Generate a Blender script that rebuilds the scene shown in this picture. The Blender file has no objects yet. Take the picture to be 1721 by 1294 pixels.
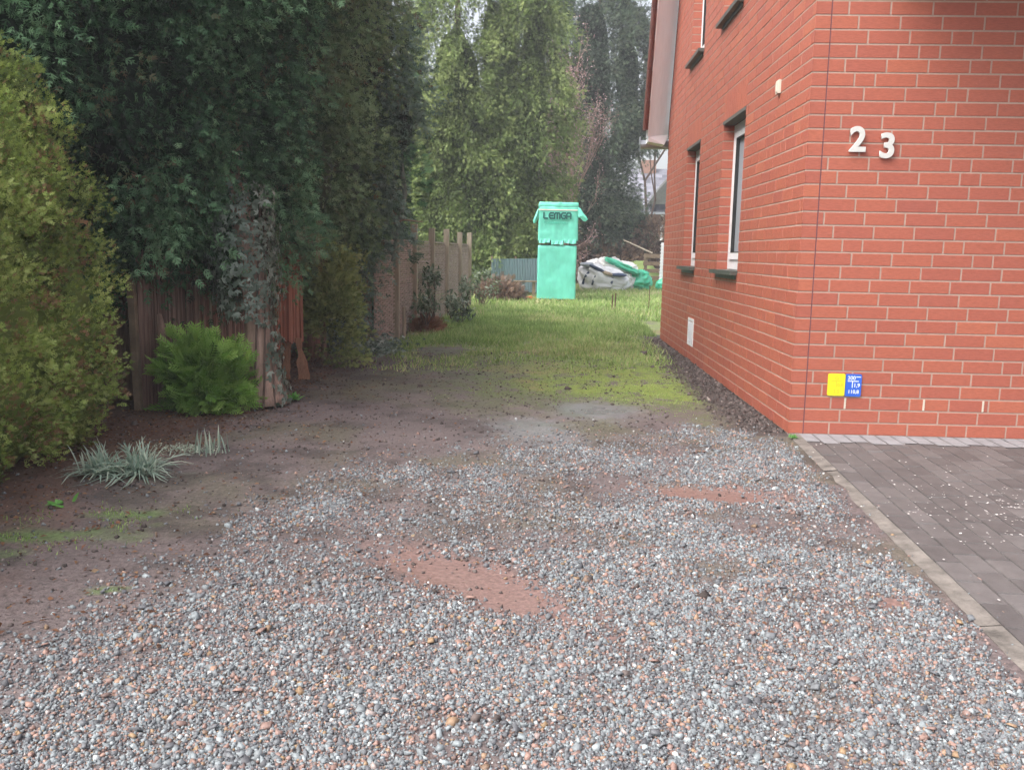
import bpy, math, numpy as np
from mathutils import Vector, Matrix
RNG = np.random.default_rng(7)
R = math.radians
scene = bpy.context.scene
COL = scene.collection

# ---------------------------------------------------------------- camera
F_PX, YAW, PITCH, ROLL, CAM_H = 1475.94, -0.03355, 0.14999, 0.01875, 1.13094
cam_data = bpy.data.cameras.new("camera")
cam = bpy.data.objects.new("camera", cam_data); COL.objects.link(cam)
cam_data.sensor_width = 36.0; cam_data.lens = F_PX / 1721 * 36.0
cam_data.clip_end = 2000; cam_data.clip_start = 0.05
fw = Vector((math.sin(YAW)*math.cos(PITCH), math.cos(YAW)*math.cos(PITCH), -math.sin(PITCH)))
r0 = Vector((math.cos(YAW), -math.sin(YAW), 0)); u0 = r0.cross(fw)
rt = r0*math.cos(ROLL) + u0*math.sin(ROLL); up = -r0*math.sin(ROLL) + u0*math.cos(ROLL)
M = Matrix((rt, up, -fw)).transposed().to_4x4(); M.translation = (0, 0, CAM_H)
cam.matrix_world = M
scene.camera = cam

# ---------------------------------------------------------------- overcast sky and soft sun
SUN_EL, SUN_AZ = R(52), R(238)
world = bpy.data.worlds.new("World"); scene.world = world; world.use_nodes = True
wn = world.node_tree; wn.nodes.clear()
sky = wn.nodes.new("ShaderNodeTexSky"); sky.sky_type = 'NISHITA'; sky.sun_disc = False
sky.sun_elevation = SUN_EL; sky.sun_rotation = SUN_AZ; sky.dust_density = 6.0; sky.air_density = 1.0
hs = wn.nodes.new("ShaderNodeHueSaturation"); hs.inputs['Saturation'].default_value = 0.34
bgn = wn.nodes.new("ShaderNodeBackground"); bgn.inputs['Strength'].default_value = 0.15
wo = wn.nodes.new("ShaderNodeOutputWorld")
wn.links.new(sky.outputs[0], hs.inputs['Color']); wn.links.new(hs.outputs[0], bgn.inputs['Color'])
wn.links.new(bgn.outputs[0], wo.inputs['Surface'])
sd = bpy.data.lights.new("sun", 'SUN'); sd.energy = 0.95; sd.angle = R(60); sd.color = (1.0, 0.975, 0.95)
so = bpy.data.objects.new("sun", sd); COL.objects.link(so)
sdir = Vector((math.sin(SUN_AZ)*math.cos(SUN_EL), math.cos(SUN_AZ)*math.cos(SUN_EL), math.sin(SUN_EL)))
so.rotation_euler = sdir.to_track_quat('Z', 'Y').to_euler()
scene.view_settings.view_transform = 'Standard'; scene.view_settings.look = 'None'
scene.view_settings.exposure = 1.35; scene.view_settings.gamma = 1.0
scene.view_settings.use_curve_mapping = False
scene.cycles.max_bounces = 6; scene.cycles.diffuse_bounces = 3; scene.cycles.glossy_bounces = 3
scene.cycles.transparent_max_bounces = 4; scene.cycles.use_denoising = True

# ---------------------------------------------------------------- materials
def ramp_set(rn, stops):
    el = rn.color_ramp.elements
    while len(el) > 1: el.remove(el[-1])
    for i, (p, c) in enumerate(stops):
        e = el[0] if i == 0 else el.new(p)
        e.position = p; e.color = (*c, 1)

def mat(name, color, rough=0.7, spec=0.5, metal=0.0, var=0.0, nscale=8.0, stretch=(1, 1, 1),
        bump=0.0, bscale=40.0, bstretch=None, attr=None, stops=None, attr_gain=1.0):
    """procedural principled material: colour or attribute ramp, multiplied by object-space noise, with noise bump"""
    m = bpy.data.materials.new(name); m.use_nodes = True
    nt = m.node_tree; N = nt.nodes; L = nt.links
    b = N['Principled BSDF']
    b.inputs['Roughness'].default_value = rough
    b.inputs['Specular IOR Level'].default_value = spec
    b.inputs['Metallic'].default_value = metal
    b.inputs['Base Color'].default_value = (*color, 1)
    tc = N.new('ShaderNodeTexCoord')
    src = None
    if attr:
        a = N.new('ShaderNodeAttribute'); a.attribute_name = attr
        if stops:
            rp = N.new('ShaderNodeValToRGB'); ramp_set(rp, stops)
            L.new(a.outputs['Fac'], rp.inputs[0]); src = rp.outputs[0]
        else:
            src = a.outputs['Color']
    if var > 0:
        mp = N.new('ShaderNodeMapping'); mp.inputs['Scale'].default_value = stretch
        L.new(tc.outputs['Object'], mp.inputs[0])
        nz = N.new('ShaderNodeTexNoise'); nz.inputs['Scale'].default_value = nscale; nz.inputs['Detail'].default_value = 6
        nz.inputs['Roughness'].default_value = 0.65
        L.new(mp.outputs[0], nz.inputs['Vector'])
        rr = N.new('ShaderNodeMapRange'); rr.inputs['From Min'].default_value = 0.25; rr.inputs['From Max'].default_value = 0.75
        rr.inputs['To Min'].default_value = 1 - var; rr.inputs['To Max'].default_value = 1 + var
        L.new(nz.outputs['Fac'], rr.inputs['Value'])
        mx = N.new('ShaderNodeVectorMath'); mx.operation = 'SCALE'
        if src is None:
            rgb = N.new('ShaderNodeRGB'); rgb.outputs[0].default_value = (*color, 1); src = rgb.outputs[0]
        L.new(src, mx.inputs[0]); L.new(rr.outputs[0], mx.inputs['Scale']); src = mx.outputs[0]
    if src is not None: L.new(src, b.inputs['Base Color'])
    if bump > 0:
        mp2 = N.new('ShaderNodeMapping'); mp2.inputs['Scale'].default_value = bstretch or stretch
        L.new(tc.outputs['Object'], mp2.inputs[0])
        n2 = N.new('ShaderNodeTexNoise'); n2.inputs['Scale'].default_value = bscale; n2.inputs['Detail'].default_value = 5
        L.new(mp2.outputs[0], n2.inputs['Vector'])
        bp = N.new('ShaderNodeBump'); bp.inputs['Strength'].default_value = bump; bp.inputs['Distance'].default_value = 0.01
        L.new(n2.outputs['Fac'], bp.inputs['Height']); L.new(bp.outputs[0], b.inputs['Normal'])
    return m

def foliage(name, stops, rough=0.55, spec=0.25, var=0.35, nscale=2.5):
    m = mat(name, (0.05, 0.09, 0.03), rough, spec, attr='tint', stops=stops, var=var, nscale=nscale)
    nt = m.node_tree; b = nt.nodes['Principled BSDF']; o = next(n for n in nt.nodes if n.type == 'OUTPUT_MATERIAL')
    tr = nt.nodes.new('ShaderNodeBsdfTranslucent'); mx = nt.nodes.new('ShaderNodeMixShader'); mx.inputs[0].default_value = .38
    nt.links.new(b.inputs['Base Color'].links[0].from_socket, tr.inputs['Color'])
    nt.links.new(b.outputs[0], mx.inputs[1]); nt.links.new(tr.outputs[0], mx.inputs[2]); nt.links.new(mx.outputs[0], o.inputs['Surface'])
    return m

M_hedge = foliage('hedge_leaf', [(0, (.08, .10, .04)), (.3, (.19, .26, .075)), (.65, (.37, .48, .12)), (.86, (.50, .58, .20)), (.9, (.42, .27, .15)), (1, (.34, .19, .11))])
M_dark = foliage('dark_conifer_leaf', [(0, (.016, .030, .020)), (.4, (.055, .125, .065)), (.7, (.13, .26, .13)), (.88, (.23, .40, .22)), (.93, (.13, .16, .08)), (1, (.15, .11, .07))])
M_olive = foliage('olive_conifer_leaf', [(0, (.026, .040, .024)), (.4, (.080, .130, .068)), (.7, (.155, .235, .12)), (.88, (.25, .34, .18)), (.93, (.19, .14, .07)), (1, (.20, .13, .08))])
M_blue = foliage('bluish_conifer_leaf', [(0, (.026, .040, .032)), (.4, (.078, .125, .095)), (.7, (.155, .235, .19)), (.9, (.27, .37, .32)), (.95, (.19, .14, .09)), (1, (.17, .11, .08))])
M_mid = foliage('yellow_green_conifer_leaf', [(0, (.05, .065, .022)), (.35, (.115, .165, .055)), (.65, (.225, .31, .095)), (1, (.36, .41, .16))])
M_far = foliage('far_conifer_leaf', [(0, (.022, .034, .024)), (.4, (.07, .11, .072)), (.8, (.14, .195, .12)), (1, (.18, .19, .12))])
M_bright = foliage('young_thuja_leaf', [(0, (.07, .13, .03)), (.4, (.20, .38, .07)), (1, (.42, .62, .16))])
M_rhodo = foliage('broad_leaf', [(0, (.05, .08, .04)), (.6, (.15, .20, .12)), (1, (.34, .38, .30))], rough=0.35, spec=0.5)
M_bright2 = foliage('olive_shrub_leaf', [(0, (.08, .10, .04)), (.5, (.27, .34, .12)), (1, (.50, .55, .22))])
M_ivy = foliage('ivy_leaf', [(0, (.07, .10, .07)), (.6, (.19, .25, .20)), (1, (.40, .46, .40))], rough=0.4, spec=0.5)
M_brownveg = foliage('dead_brown_growth', [(0, (.10, .07, .055)), (.5, (.24, .16, .12)), (1, (.38, .26, .18))])
M_pink = foliage('pink_buds', [(0, (.30, .17, .15)), (.7, (.48, .30, .29)), (1, (.80, .60, .66))])
M_grass = foliage('grass_blade', [(0, (.15, .24, .07)), (.4, (.28, .40, .12)), (.7, (.42, .50, .20)), (.82, (.56, .50, .30)), (1, (.62, .50, .34))], nscale=1.2)
M_clump = foliage('grey_green_blade', [(0, (.16, .25, .19)), (.6, (.38, .48, .40)), (1, (.70, .74, .60))], var=.2)
M_fresh = foliage('fresh_green_leaf', [(0, (.10, .28, .05)), (1, (.22, .48, .13))], var=.2)
M_litter = foliage('leaf_litter', [(0, (.07, .035, .022)), (.6, (.19, .085, .05)), (.9, (.30, .17, .09)), (1, (.42, .34, .24))], rough=.7)
M_bark = mat('bark', (.26, .17, .13), .9, .2, var=.55, nscale=9, stretch=(4, 4, .5), bump=.9, bscale=14, bstretch=(5, 5, .5))
M_barkpale = mat('pale_bark', (.34, .225, .18), .9, .2, var=.5, nscale=9, stretch=(4, 4, .5), bump=.9, bscale=14, bstretch=(5, 5, .5))
M_barkred = mat('red_bark', (.30, .125, .085), .9, .2, var=.5, nscale=9, stretch=(4, 4, .4), bump=.9, bscale=14, bstretch=(5, 5, .5))
M_rot = mat('rotten_orange_wood', (.30, .155, .095), .9, .2, var=.4, nscale=14, stretch=(3, 3, .6), bump=.8, bscale=20, bstretch=(4, 4, .5))
M_twig = mat('twig_wood', (.11, .075, .06), .85, .2, var=.3)
M_greytwig = mat('grey_green_dead_wood', (.16, .19, .165), .85, .2, var=.3)
M_stone = mat('crushed_stone', (.3, .3, .3), .62, .4, attr='tint', stops=[
    (0, (.075, .074, .082)), (.14, (.11, .112, .122)), (.3, (.155, .162, .172)), (.5, (.195, .215, .226)), (.68, (.25, .278, .292)),
    (.76, (.34, .37, .38)), (.79, (.58, .58, .57)), (.81, (.27, .185, .165)), (.88, (.22, .14, .118)), (.94, (.33, .205, .17)), (.97, (.27, .18, .10)), (1, (.14, .095, .088))],
    var=.3, nscale=130)
M_clod = mat('earth_clod', (.1, .08, .07), .8, .3, attr='tint', stops=[(0, (.045, .035, .032)), (.6, (.10, .078, .073)), (.9, (.16, .13, .12)), (1, (.34, .29, .26))], var=.3, nscale=60)
def brick_mat():
    m = mat('red_brick', (.5, .15, .08), .55, .35, attr='tint', stops=[(0, (.34, .095, .066)), (.35, (.37, .103, .067)), (.7, (.395, .113, .069)), (1, (.43, .13, .073))],
            var=.20, nscale=26, stretch=(1, 1, 5), bump=.35, bscale=60, bstretch=(1, 1, 7))
    return m
M_brick = brick_mat()
M_mortar = mat('mortar', (.42, .30, .245), .9, .2, var=.12, nscale=40, bump=.2, bscale=200)
M_darkjoint = mat('joint_sealant', (.17, .07, .075), .8, .3)
M_white = mat('white_plastic', (.82, .82, .84), .35, .5, var=.04, nscale=5)
M_soffit = mat('soffit_white', (.80, .91, .97), .5, .4, var=.05, nscale=6, stretch=(8, 1, 1))
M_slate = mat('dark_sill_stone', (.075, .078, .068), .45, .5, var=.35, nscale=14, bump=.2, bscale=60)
M_lintel = mat('lintel_underside', (.10, .105, .095), .7, .3, var=.2)
M_roof = mat('brown_roof_tile', (.12, .032, .022), .5, .4, var=.4, nscale=9, bump=.3, bscale=30)
M_gutter = mat('grey_gutter_metal', (.40, .42, .46), .35, .5, metal=.6)
M_glass = mat('window_glass', (.42, .44, .48), .05, .9)
M_seal = mat('rubber_seal', (.02, .02, .02), .6, .4)
M_cream = mat('cream_plastic', (.66, .60, .50), .5, .4, var=.08)
M_alu = mat('number_metal', (.58, .57, .54), .38, .5, var=.08, nscale=30)
M_yellow = mat('yellow_plate', (.83, .68, .02), .35, .5, var=.05)
M_yellowdark = mat('yellow_plate_marks', (.62, .50, .02), .4, .5)
M_blueplate = mat('blue_plate', (.03, .12, .56), .35, .5, var=.05)
M_platewhite = mat('plate_white', (.80, .84, .90), .4, .5)
M_pave = mat('paving_block', (.12, .10, .095), .62, .35, attr='tint', stops=[(0, (.090, .080, .079)), (.6, (.116, .104, .102)), (.85, (.135, .121, .119)), (1, (.2, .2, .21))], var=.22, nscale=12, bump=.35, bscale=120)
M_pavejoint = mat('paving_joint', (.06, .05, .045), .9, .2, var=.3, nscale=30)
M_kerb = mat('concrete_edging', (.165, .145, .13), .85, .25, var=.6, nscale=9, bump=.5, bscale=70)
M_petal = mat('petal', (.66, .62, .60), .6, .3, var=.1)
M_post = mat('fence_post_wood', (.34, .29, .225), .85, .2, var=.35, nscale=7, stretch=(6, 6, .6), bump=.3, bscale=30, bstretch=(6, 6, .5))
M_weave = mat('woven_willow', (.36, .295, .26), .85, .2, var=.4, nscale=16, stretch=(1, 1, 1), bump=.2, bscale=60)
M_wood = mat('weathered_wood', (.20, .145, .10), .85, .2, var=.35, nscale=8, bump=.3, bscale=30)
M_film = mat('green_foil', (.14, .57, .44), .30, .6, var=.22, nscale=3.0, stretch=(1, 1, .5), bump=1.0, bscale=6)
M_filmdark = mat('green_foil_print', (.008, .09, .08), .5, .4)
M_filmfaint = mat('green_foil_faint_print', (.06, .43, .32), .5, .4)
M_filmwhite = mat('packing_tape', (.72, .62, .56), .4, .5)
M_bag = mat('white_bag_fabric', (.68, .68, .70), .6, .3, var=.12, nscale=8, bump=.5, bscale=12)
M_strap = mat('navy_strap', (.05, .075, .14), .6, .3)
M_rubble = mat('rubble', (.34, .27, .19), .9, .2, var=.6, nscale=14, bump=.6, bscale=20)
M_greenplastic = mat('bright_green_plastic', (.07, .55, .34), .35, .5, var=.25, nscale=5, bump=.4, bscale=9)
M_bluefence = mat('blue_grey_sheet', (.11, .165, .18), .55, .4, var=.25, nscale=5, stretch=(5, 1, .4))
M_rust = mat('rusty_steel', (.14, .075, .05), .85, .3, metal=.3, var=.4)
M_orange = mat('orange_clay', (.55, .13, .05), .8, .3, var=.25)
M_slateroof = mat('grey_roof_tiles', (.26, .26, .30), .45, .4, attr='tint', stops=[(0, (.10, .10, .12)), (1, (.23, .23, .27))], var=.25, nscale=2.5)
M_farwall = mat('far_house_wall', (.30, .18, .14), .85, .2, var=.2)
M_puddle = mat('muddy_water', (.225, .13, .115), .10, .5, var=.12, nscale=6, bump=.03, bscale=20)
M_clear = mat('shallow_rainwater', (.15, .15, .13), .30, 1.0, var=.3, nscale=9)
def ground_mat():
    m = mat('earth_and_moss', (.1, .08, .07), .8, .35, attr='Col', var=.5, nscale=55, bump=.9, bscale=70)
    nt = m.node_tree; a = nt.nodes.new('ShaderNodeAttribute'); a.attribute_name = 'rgh'
    nt.links.new(a.outputs['Fac'], nt.nodes['Principled BSDF'].inputs['Roughness'])
    mr = nt.nodes.new('ShaderNodeMapRange'); mr.inputs['From Min'].default_value = .2; mr.inputs['From Max'].default_value = .6; mr.inputs['To Min'].default_value = .06; mr.inputs['To Max'].default_value = .9
    nt.links.new(a.outputs['Fac'], mr.inputs['Value']); bn = next(n for n in nt.nodes if n.type == 'BUMP'); nt.links.new(mr.outputs[0], bn.inputs['Strength'])
    return m
M_ground = ground_mat()

# ---------------------------------------------------------------- tagging and building helpers
def tag(o, label=None, cat=None, group=None, kind=None):
    if label: o['label'] = label
    if cat: o['category'] = cat
    if group: o['group'] = group
    if kind: o['kind'] = kind
    return o
def thing(name, label, cat, loc=(0, 0, 0), group=None):
    o = bpy.data.objects.new(name, None); COL.objects.link(o); o.location = loc
    o.empty_display_size = .1
    return tag(o, label, cat, group)

class MB:
    """collects quads / ngons with material slots"""
    def __init__(s): s.v = []; s.f = []; s.m = []; s.t = []
    def add(s, vs, fs, mi=0, t=.5):
        b = len(s.v); s.v += [tuple(map(float, p)) for p in vs]; s.t += [t]*len(vs)
        s.f += [tuple(b+i for i in f) for f in fs]; s.m += [mi]*len(fs)
    def box(s, x0, x1, y0, y1, z0, z1, mi=0, t=.5):
        s.add([(x0,y0,z0),(x1,y0,z0),(x1,y1,z0),(x0,y1,z0),(x0,y0,z1),(x1,y0,z1),(x1,y1,z1),(x0,y1,z1)],
              [(0,3,2,1),(4,5,6,7),(0,1,5,4),(1,2,6,5),(2,3,7,6),(3,0,4,7)], mi, t)
    def obox(s, c, ax, ay, az, mi=0, t=.5):
        c = Vector(c); ax, ay, az = Vector(ax), Vector(ay), Vector(az)
        vs = [c+ax*i+ay*j+az*k for k in (-1, 1) for j in (-1, 1) for i in (-1, 1)]
        s.add(vs, [(0,2,3,1),(4,5,7,6),(0,1,5,4),(1,3,7,5),(3,2,6,7),(2,0,4,6)], mi, t)
    def tube(s, pts, rad, n=8, mi=0, jag=0.0, seed=0, cap=True, t=.5):
        rg = np.random.default_rng(seed); pts = [Vector(p) for p in pts]; b = len(s.v)
        if not hasattr(rad, '__len__'): rad = [rad]*len(pts)
        ph = rg.random(n)*jag
        for i, p in enumerate(pts):
            d = (pts[min(i+1, len(pts)-1)] - pts[max(i-1, 0)]).normalized()
            a = Vector((1, 0, 0)) if abs(d.x) < .8 else Vector((0, 1, 0))
            e1 = d.cross(a).normalized(); e2 = d.cross(e1)
            for k in range(n):
                an = 2*math.pi*k/n
                rr = rad[i]*(1 + ph[k] + (rg.random()-.5)*jag*.5)
                s.v.append(tuple(p + (e1*math.cos(an) + e2*math.sin(an))*rr)); s.t.append(t)
        for i in range(len(pts)-1):
            for k in range(n):
                k2 = (k+1) % n
                s.f.append((b+i*n+k, b+i*n+k2, b+(i+1)*n+k2, b+(i+1)*n+k)); s.m.append(mi)
        if cap:
            s.f.append(tuple(b+k for k in reversed(range(n)))); s.m.append(mi)
            s.f.append(tuple(b+(len(pts)-1)*n+k for k in range(n))); s.m.append(mi)
    def build(s, name, mats, parent=None, smooth=False, bevel=0.0):
        me = bpy.data.meshes.new(name); me.from_pydata(s.v, [], s.f); me.validate()
        if not isinstance(mats, (list, tuple)): mats = [mats]
        for m in mats: me.materials.append(m)
        if len(me.polygons) == len(s.m): me.polygons.foreach_set('material_index', s.m)
        if len(me.vertices) == len(s.t):
            a = me.attributes.new('tint', 'FLOAT', 'POINT'); a.data.foreach_set('value', s.t)
        if smooth: me.polygons.foreach_set('use_smooth', [True]*len(me.polygons))
        me.update()
        o = bpy.data.objects.new(name, me); COL.objects.link(o)
        if bevel > 0:
            bm = o.modifiers.new('bevel', 'BEVEL'); bm.width = bevel; bm.segments = 2; bm.limit_method = 'ANGLE'
        if parent:
            o.parent = parent; o.matrix_parent_inverse = Matrix.Translation(-Vector(parent.location))
        return o

def np_mesh(name, groups, mats, parent=None, smooth=False, extra=None):
    """groups: list of (V (n,3), F (m,4), tint (n,), matindex)"""
    off = 0; Vs = []; Fs = []; Ts = []; Ms = []
    for g in groups:
        V, F, T = g[:3]; mi = g[3] if len(g) > 3 else 0
        Vs.append(V); Fs.append(F+off); Ts.append(T); Ms.append(np.full(len(F), mi, np.int32)); off += len(V)
    V = np.concatenate(Vs).astype(np.float32); F = np.concatenate(Fs).astype(np.int32)
    T = np.concatenate(Ts).astype(np.float32); Mi = np.concatenate(Ms)
    me = bpy.data.meshes.new(name)
    me.vertices.add(len(V)); me.vertices.foreach_set('co', V.ravel())
    me.loops.add(F.size); me.loops.foreach_set('vertex_index', F.ravel())
    me.polygons.add(len(F)); me.polygons.foreach_set('loop_start', np.arange(0, F.size, 4, dtype=np.int32))
    me.polygons.foreach_set('loop_total', np.full(len(F), 4, np.int32))
    if not isinstance(mats, (list, tuple)): mats = [mats]
    for m in mats: me.materials.append(m)
    me.polygons.foreach_set('material_index', Mi)
    if smooth: me.polygons.foreach_set('use_smooth', np.ones(len(F), bool))
    a = me.attributes.new('tint', 'FLOAT', 'POINT'); a.data.foreach_set('value', T)
    me.update(calc_edges=True)
    if extra: extra(me)
    o = bpy.data.objects.new(name, me); COL.objects.link(o)
    if parent:
        o.parent = parent; o.matrix_parent_inverse = Matrix.Translation(-Vector(parent.location))
    return o

def unit(a): return a/np.maximum(np.linalg.norm(a, axis=-1, keepdims=True), 1e-9)
def frames(d, rng, flat=None):
    """rotation matrices whose x axis is d, random roll (or z axis near flat)"""
    d = unit(d); a = rng.normal(size=d.shape) if flat is None else flat + rng.normal(size=d.shape)*.35
    s = unit(np.cross(a, d)); n = np.cross(d, s)
    return np.stack([d, s, n], axis=2)
def inst(tv, tf, pos, rot, scl, tint, mi=0):
    N = len(pos); scl = np.asarray(scl, float)
    if scl.ndim == 1: scl = scl[:, None]*np.ones(3)
    V = np.einsum('nij,nvj->nvi', rot, tv[None]*scl[:, None, :]) + pos[:, None, :]
    F = tf[None] + (np.arange(N)*len(tv))[:, None, None]
    return V.reshape(-1, 3), F.reshape(-1, 4), np.repeat(tint, len(tv)), mi

# value noise
def vnoise(x, y, seed=0):
    xi = np.floor(x).astype(np.int64); yi = np.floor(y).astype(np.int64); fx = x-xi; fy = y-yi
    fx = fx*fx*(3-2*fx); fy = fy*fy*(3-2*fy)
    def h(a, b):
        n = (a*374761393 + b*668265263 + seed*1274126177) & 0xffffffff
        n = ((n ^ (n >> 13))*1274126177) & 0xffffffff
        return ((n ^ (n >> 16)) & 0xffff)/65535.0
    return (h(xi, yi)*(1-fx)+h(xi+1, yi)*fx)*(1-fy) + (h(xi, yi+1)*(1-fx)+h(xi+1, yi+1)*fx)*fy
def fbm(x, y, s, seed=0, o=4):
    t = 0; a = 1; w = 0
    for i in range(o):
        t = t + a*vnoise(x*s*2**i, y*s*2**i, seed+i*17); w += a; a *= .55
    return t/w
def sstep(a, b, x):
    t = np.clip((x-a)/(b-a), 0, 1); return t*t*(3-2*t)

# ---------------------------------------------------------------- ground layout
HX, HY, HY2 = 1.6096, 5.654, 12.04     # house corner and far end of its side wall
def kerb_x(y): return 1.385 + (y-2.43)*.0705
def ell(x, y, cx, cy, rx, ry, ang=0, n=.35, seed=3):
    c, s = math.cos(ang), math.sin(ang); dx = x-cx; dy = y-cy
    u = (dx*c+dy*s)/rx; v = (-dx*s+dy*c)/ry
    return np.sqrt(u*u+v*v) + (fbm(x, y, 4.5, seed)-.5)*n*2
MUD = [(-.20, 2.92, .50, .17, -.72), (.85, 4.15, .38, .13, -.10), (-.40, 2.32, .15, .06, -.3), (-.75, 2.72, .13, .10, 0), (1.22, 2.85, .16, .10, .4), (.48, 3.35, .13, .06, .2), (.75, 2.05, .12, .04, .2)]
def mudf(x, y):
    m = np.full(np.shape(x), 9.0)
    for i, (a, b, c, d, e) in enumerate(MUD): m = np.minimum(m, ell(x, y, a, b, c, d, e, .38, 5+i) + (0 if i < 2 else .75))
    return m
def wetsheenf(x, y): return np.minimum(ell(x, y, .42, 6.35, .30, .34, 0, .25, 21), ell(x, y, -.02, 5.55, .26, .45, .2, .3, 22)+.12)
def gravel_w(x, y):
    n = fbm(x, y, 2.2, 31); n2 = fbm(x, y, 6, 37)
    left = np.interp(y, [1, 1.7, 2.1, 3.3, 4.2, 4.8, 5.5], [-1.75, -1.62, -1.55, -1.36, -1.12, -.85, -.4])
    w = sstep(-.14, .45, x-left-.10+(n-.5)*.9)
    top = np.interp(x, [-1, -.5, .3, 1, 1.6], [4.75, 5.05, 5.15, 5.5, 5.6])
    w = w*sstep(.45, -.25, y-top+(n-.5)*.9)
    w = w*sstep(.35, 1.75, mudf(x, y)+(n2-.5)*1.3)
    fade = sstep(2.4, 4.6, y)*.72
    w = w*(1-fade*sstep(.35, .6, n2))
    w = w*(1-(.35+.4*sstep(2.2, 3.5, y))*sstep(.49, .62, fbm(x, y, 1.6, 44)))*(1-.5*sstep(.5, .62, fbm(x, y, 4.5, 46)))
    w = w*sstep(.0, .12, kerb_x(y)-.02-x+(n2-.5)*.15)
    return w
def hgt(x, y):
    h = (fbm(x, y, .8, 51)-.5)*.05*np.clip((y-1)/6, .25, 1) + (fbm(x, y, 7, 52, 3)-.5)*.012
    pd = mudf(x, y)
    h = h*sstep(.5, 1.3, pd) - .012*sstep(1.25, .7, pd)
    near_house = sstep(.35, 0, np.abs(x-1.5))*1.0
    return h*(1-near_house*.7) - .006

GX = np.concatenate([-np.geomspace(300, 5, 26), np.arange(-4.6, 2.2, .028), np.geomspace(2.25, 300, 34)])
GY = np.concatenate([-np.geomspace(120, 1.2, 14), np.arange(-1, .8, .2), np.arange(.9, 8.5, .028), np.arange(8.55, 14, .06), np.arange(14.1, 34, .2), np.geomspace(35, 400, 24)])
gx, gy = np.meshgrid(GX, GY); fx_, fy_ = gx.ravel(), gy.ravel()
gz = hgt(fx_, fy_)
under = (fx_ > kerb_x(fy_)+.03) & (fy_ < HY2+.2)
gz = np.where(under, -.06, gz)
C_dirt = np.array([.122, .095, .093]); C_dark = np.array([.045, .036, .034]); C_gravelbed = np.array([.13, .112, .112])
C_moss = np.array([.19, .24, .05]); C_moss2 = np.array([.115, .135, .055]); C_grass = np.array([.20, .24, .085]); C_mud = np.array([.20, .122, .106]); C_straw = np.array([.25, .17, .085])
def ground_color(x, y):
    n1 = fbm(x, y, 1.3, 61); n2 = fbm(x, y, 5, 62); n3 = fbm(x, y, 14, 63)
    def mix(c, d, w): return c*(1-w[:, None]) + d*w[:, None]
    c = np.repeat(C_dirt[None], len(x), 0)
    c = mix(c, np.array([.105, .10, .062]), sstep(.48, .66, n1)*.55); c = mix(c, C_dirt*1.35, sstep(.52, .3, fbm(x, y, 3, 67))*.5)
    c = mix(c, C_dark, sstep(.5, .72, n2)*.6)
    c = mix(c, np.array([.15, .075, .05]), sstep(-1.8, -2.3, x+(n2-.5)*.8)*.6)       # litter-brown under the trees
    c = mix(c, C_gravelbed, gravel_w(x, y))
    mossy = sstep(5.6, 7.0, y+(n1-.5)*1.6)*sstep(-1.25, -.35, x+(n1-.5)*1.4+(y-6)*.16)*sstep(1.55, 1.2, x+(n2-.5)*.35+np.clip(9-y, 0, 9)*.06)
    c = mix(c, C_moss2, mossy*sstep(.36, .52, n3*.6+n2*.4)*.95)
    bright = mossy*sstep(6.4, 7.4, y+(n1-.5)*1.0)*sstep(-.5, .45, x+(n1-.5)*.7)
    c = mix(c, C_moss, bright*sstep(.36, .52, n3*.55+n2*.45))
    c = mix(c, C_straw, mossy*sstep(.6, .7, n1*.5+n2*.5)*.6*sstep(.6, 0, x))
    grassy = sstep(8.3, 10, y+(n1-.5)*2.0)*sstep(-2.1, -1.4, x+(n2-.5)*.5+(y > 20)*9)
    dirtpatch = sstep(.55, .2, ell(x, y, -1.15, 9.9, .30, .6, 0, .5, 66)-.6)
    c = mix(c, C_grass, grassy*(1-dirtpatch)*sstep(.2, .5, n3))
    c = mix(c, C_straw, grassy*sstep(.52, .68, n1)*.55)
    c = mix(c, C_grass*.9, ((y > 18)*.6))
    wallstrip = sstep(1.18, 1.38, x+(n2-.5)*.25)*(y > 5.6)*(y < 12.6)*sstep(1.9, 1.6, x)
    c = mix(c, C_dark*1.3, wallstrip*.9)
    mo = [(-1.95, 3.25, .35, .12), (-1.75, 3.55, .22, .08), (-1.45, 2.75, .12, .05), (-2.1, 3.0, .2, .1)]
    for i, (a, b, r, s) in enumerate(mo):
        c = mix(c, np.array([.11, .17, .055]), sstep(1.1, .3, ell(x, y, a, b, r, s, .2, .5, 71+i)+(n3-.5)*1.4)*.75)
    c = mix(c, C_mud, sstep(1.6, .7, mudf(x, y)+(n3-.5)*.9)*.9); pk = gravel_w(x, y)*sstep(.45, .65, n2)*.5; c = mix(c, C_mud*.9, pk)
    w = wetsheenf(x, y)+(n3-.5)*1.2; c = mix(c, np.array([.185, .18, .185]), sstep(1.7, .4, w)*.75)  # wet patches painted paler to give them a sheen of sky
    return c, mossy, grassy
gc, gmoss, ggrass = ground_color(fx_, fy_)
rgh = np.clip(.72 - .36*sstep(1.4, .8, mudf(fx_, fy_)) - .34*sstep(1.6, .6, wetsheenf(fx_, fy_)+(fbm(fx_, fy_, 14, 83)-.5)*1.2) - .12*sstep(.45, .65, fbm(fx_, fy_, 1.7, 81)), .12, 1)
ny, nx = len(GY), len(GX)
ii, jj = np.meshgrid(np.arange(nx-1), np.arange(ny-1)); k0 = (jj*nx+ii).ravel()
def gextra(me):
    a = me.attributes.new('Col', 'FLOAT_COLOR', 'POINT'); a.data.foreach_set('color', np.concatenate([gc, np.ones((len(gc), 1))], 1).astype(np.float32).ravel())
    b = me.attributes.new('rgh', 'FLOAT', 'POINT'); b.data.foreach_set('value', rgh.astype(np.float32))
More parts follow.
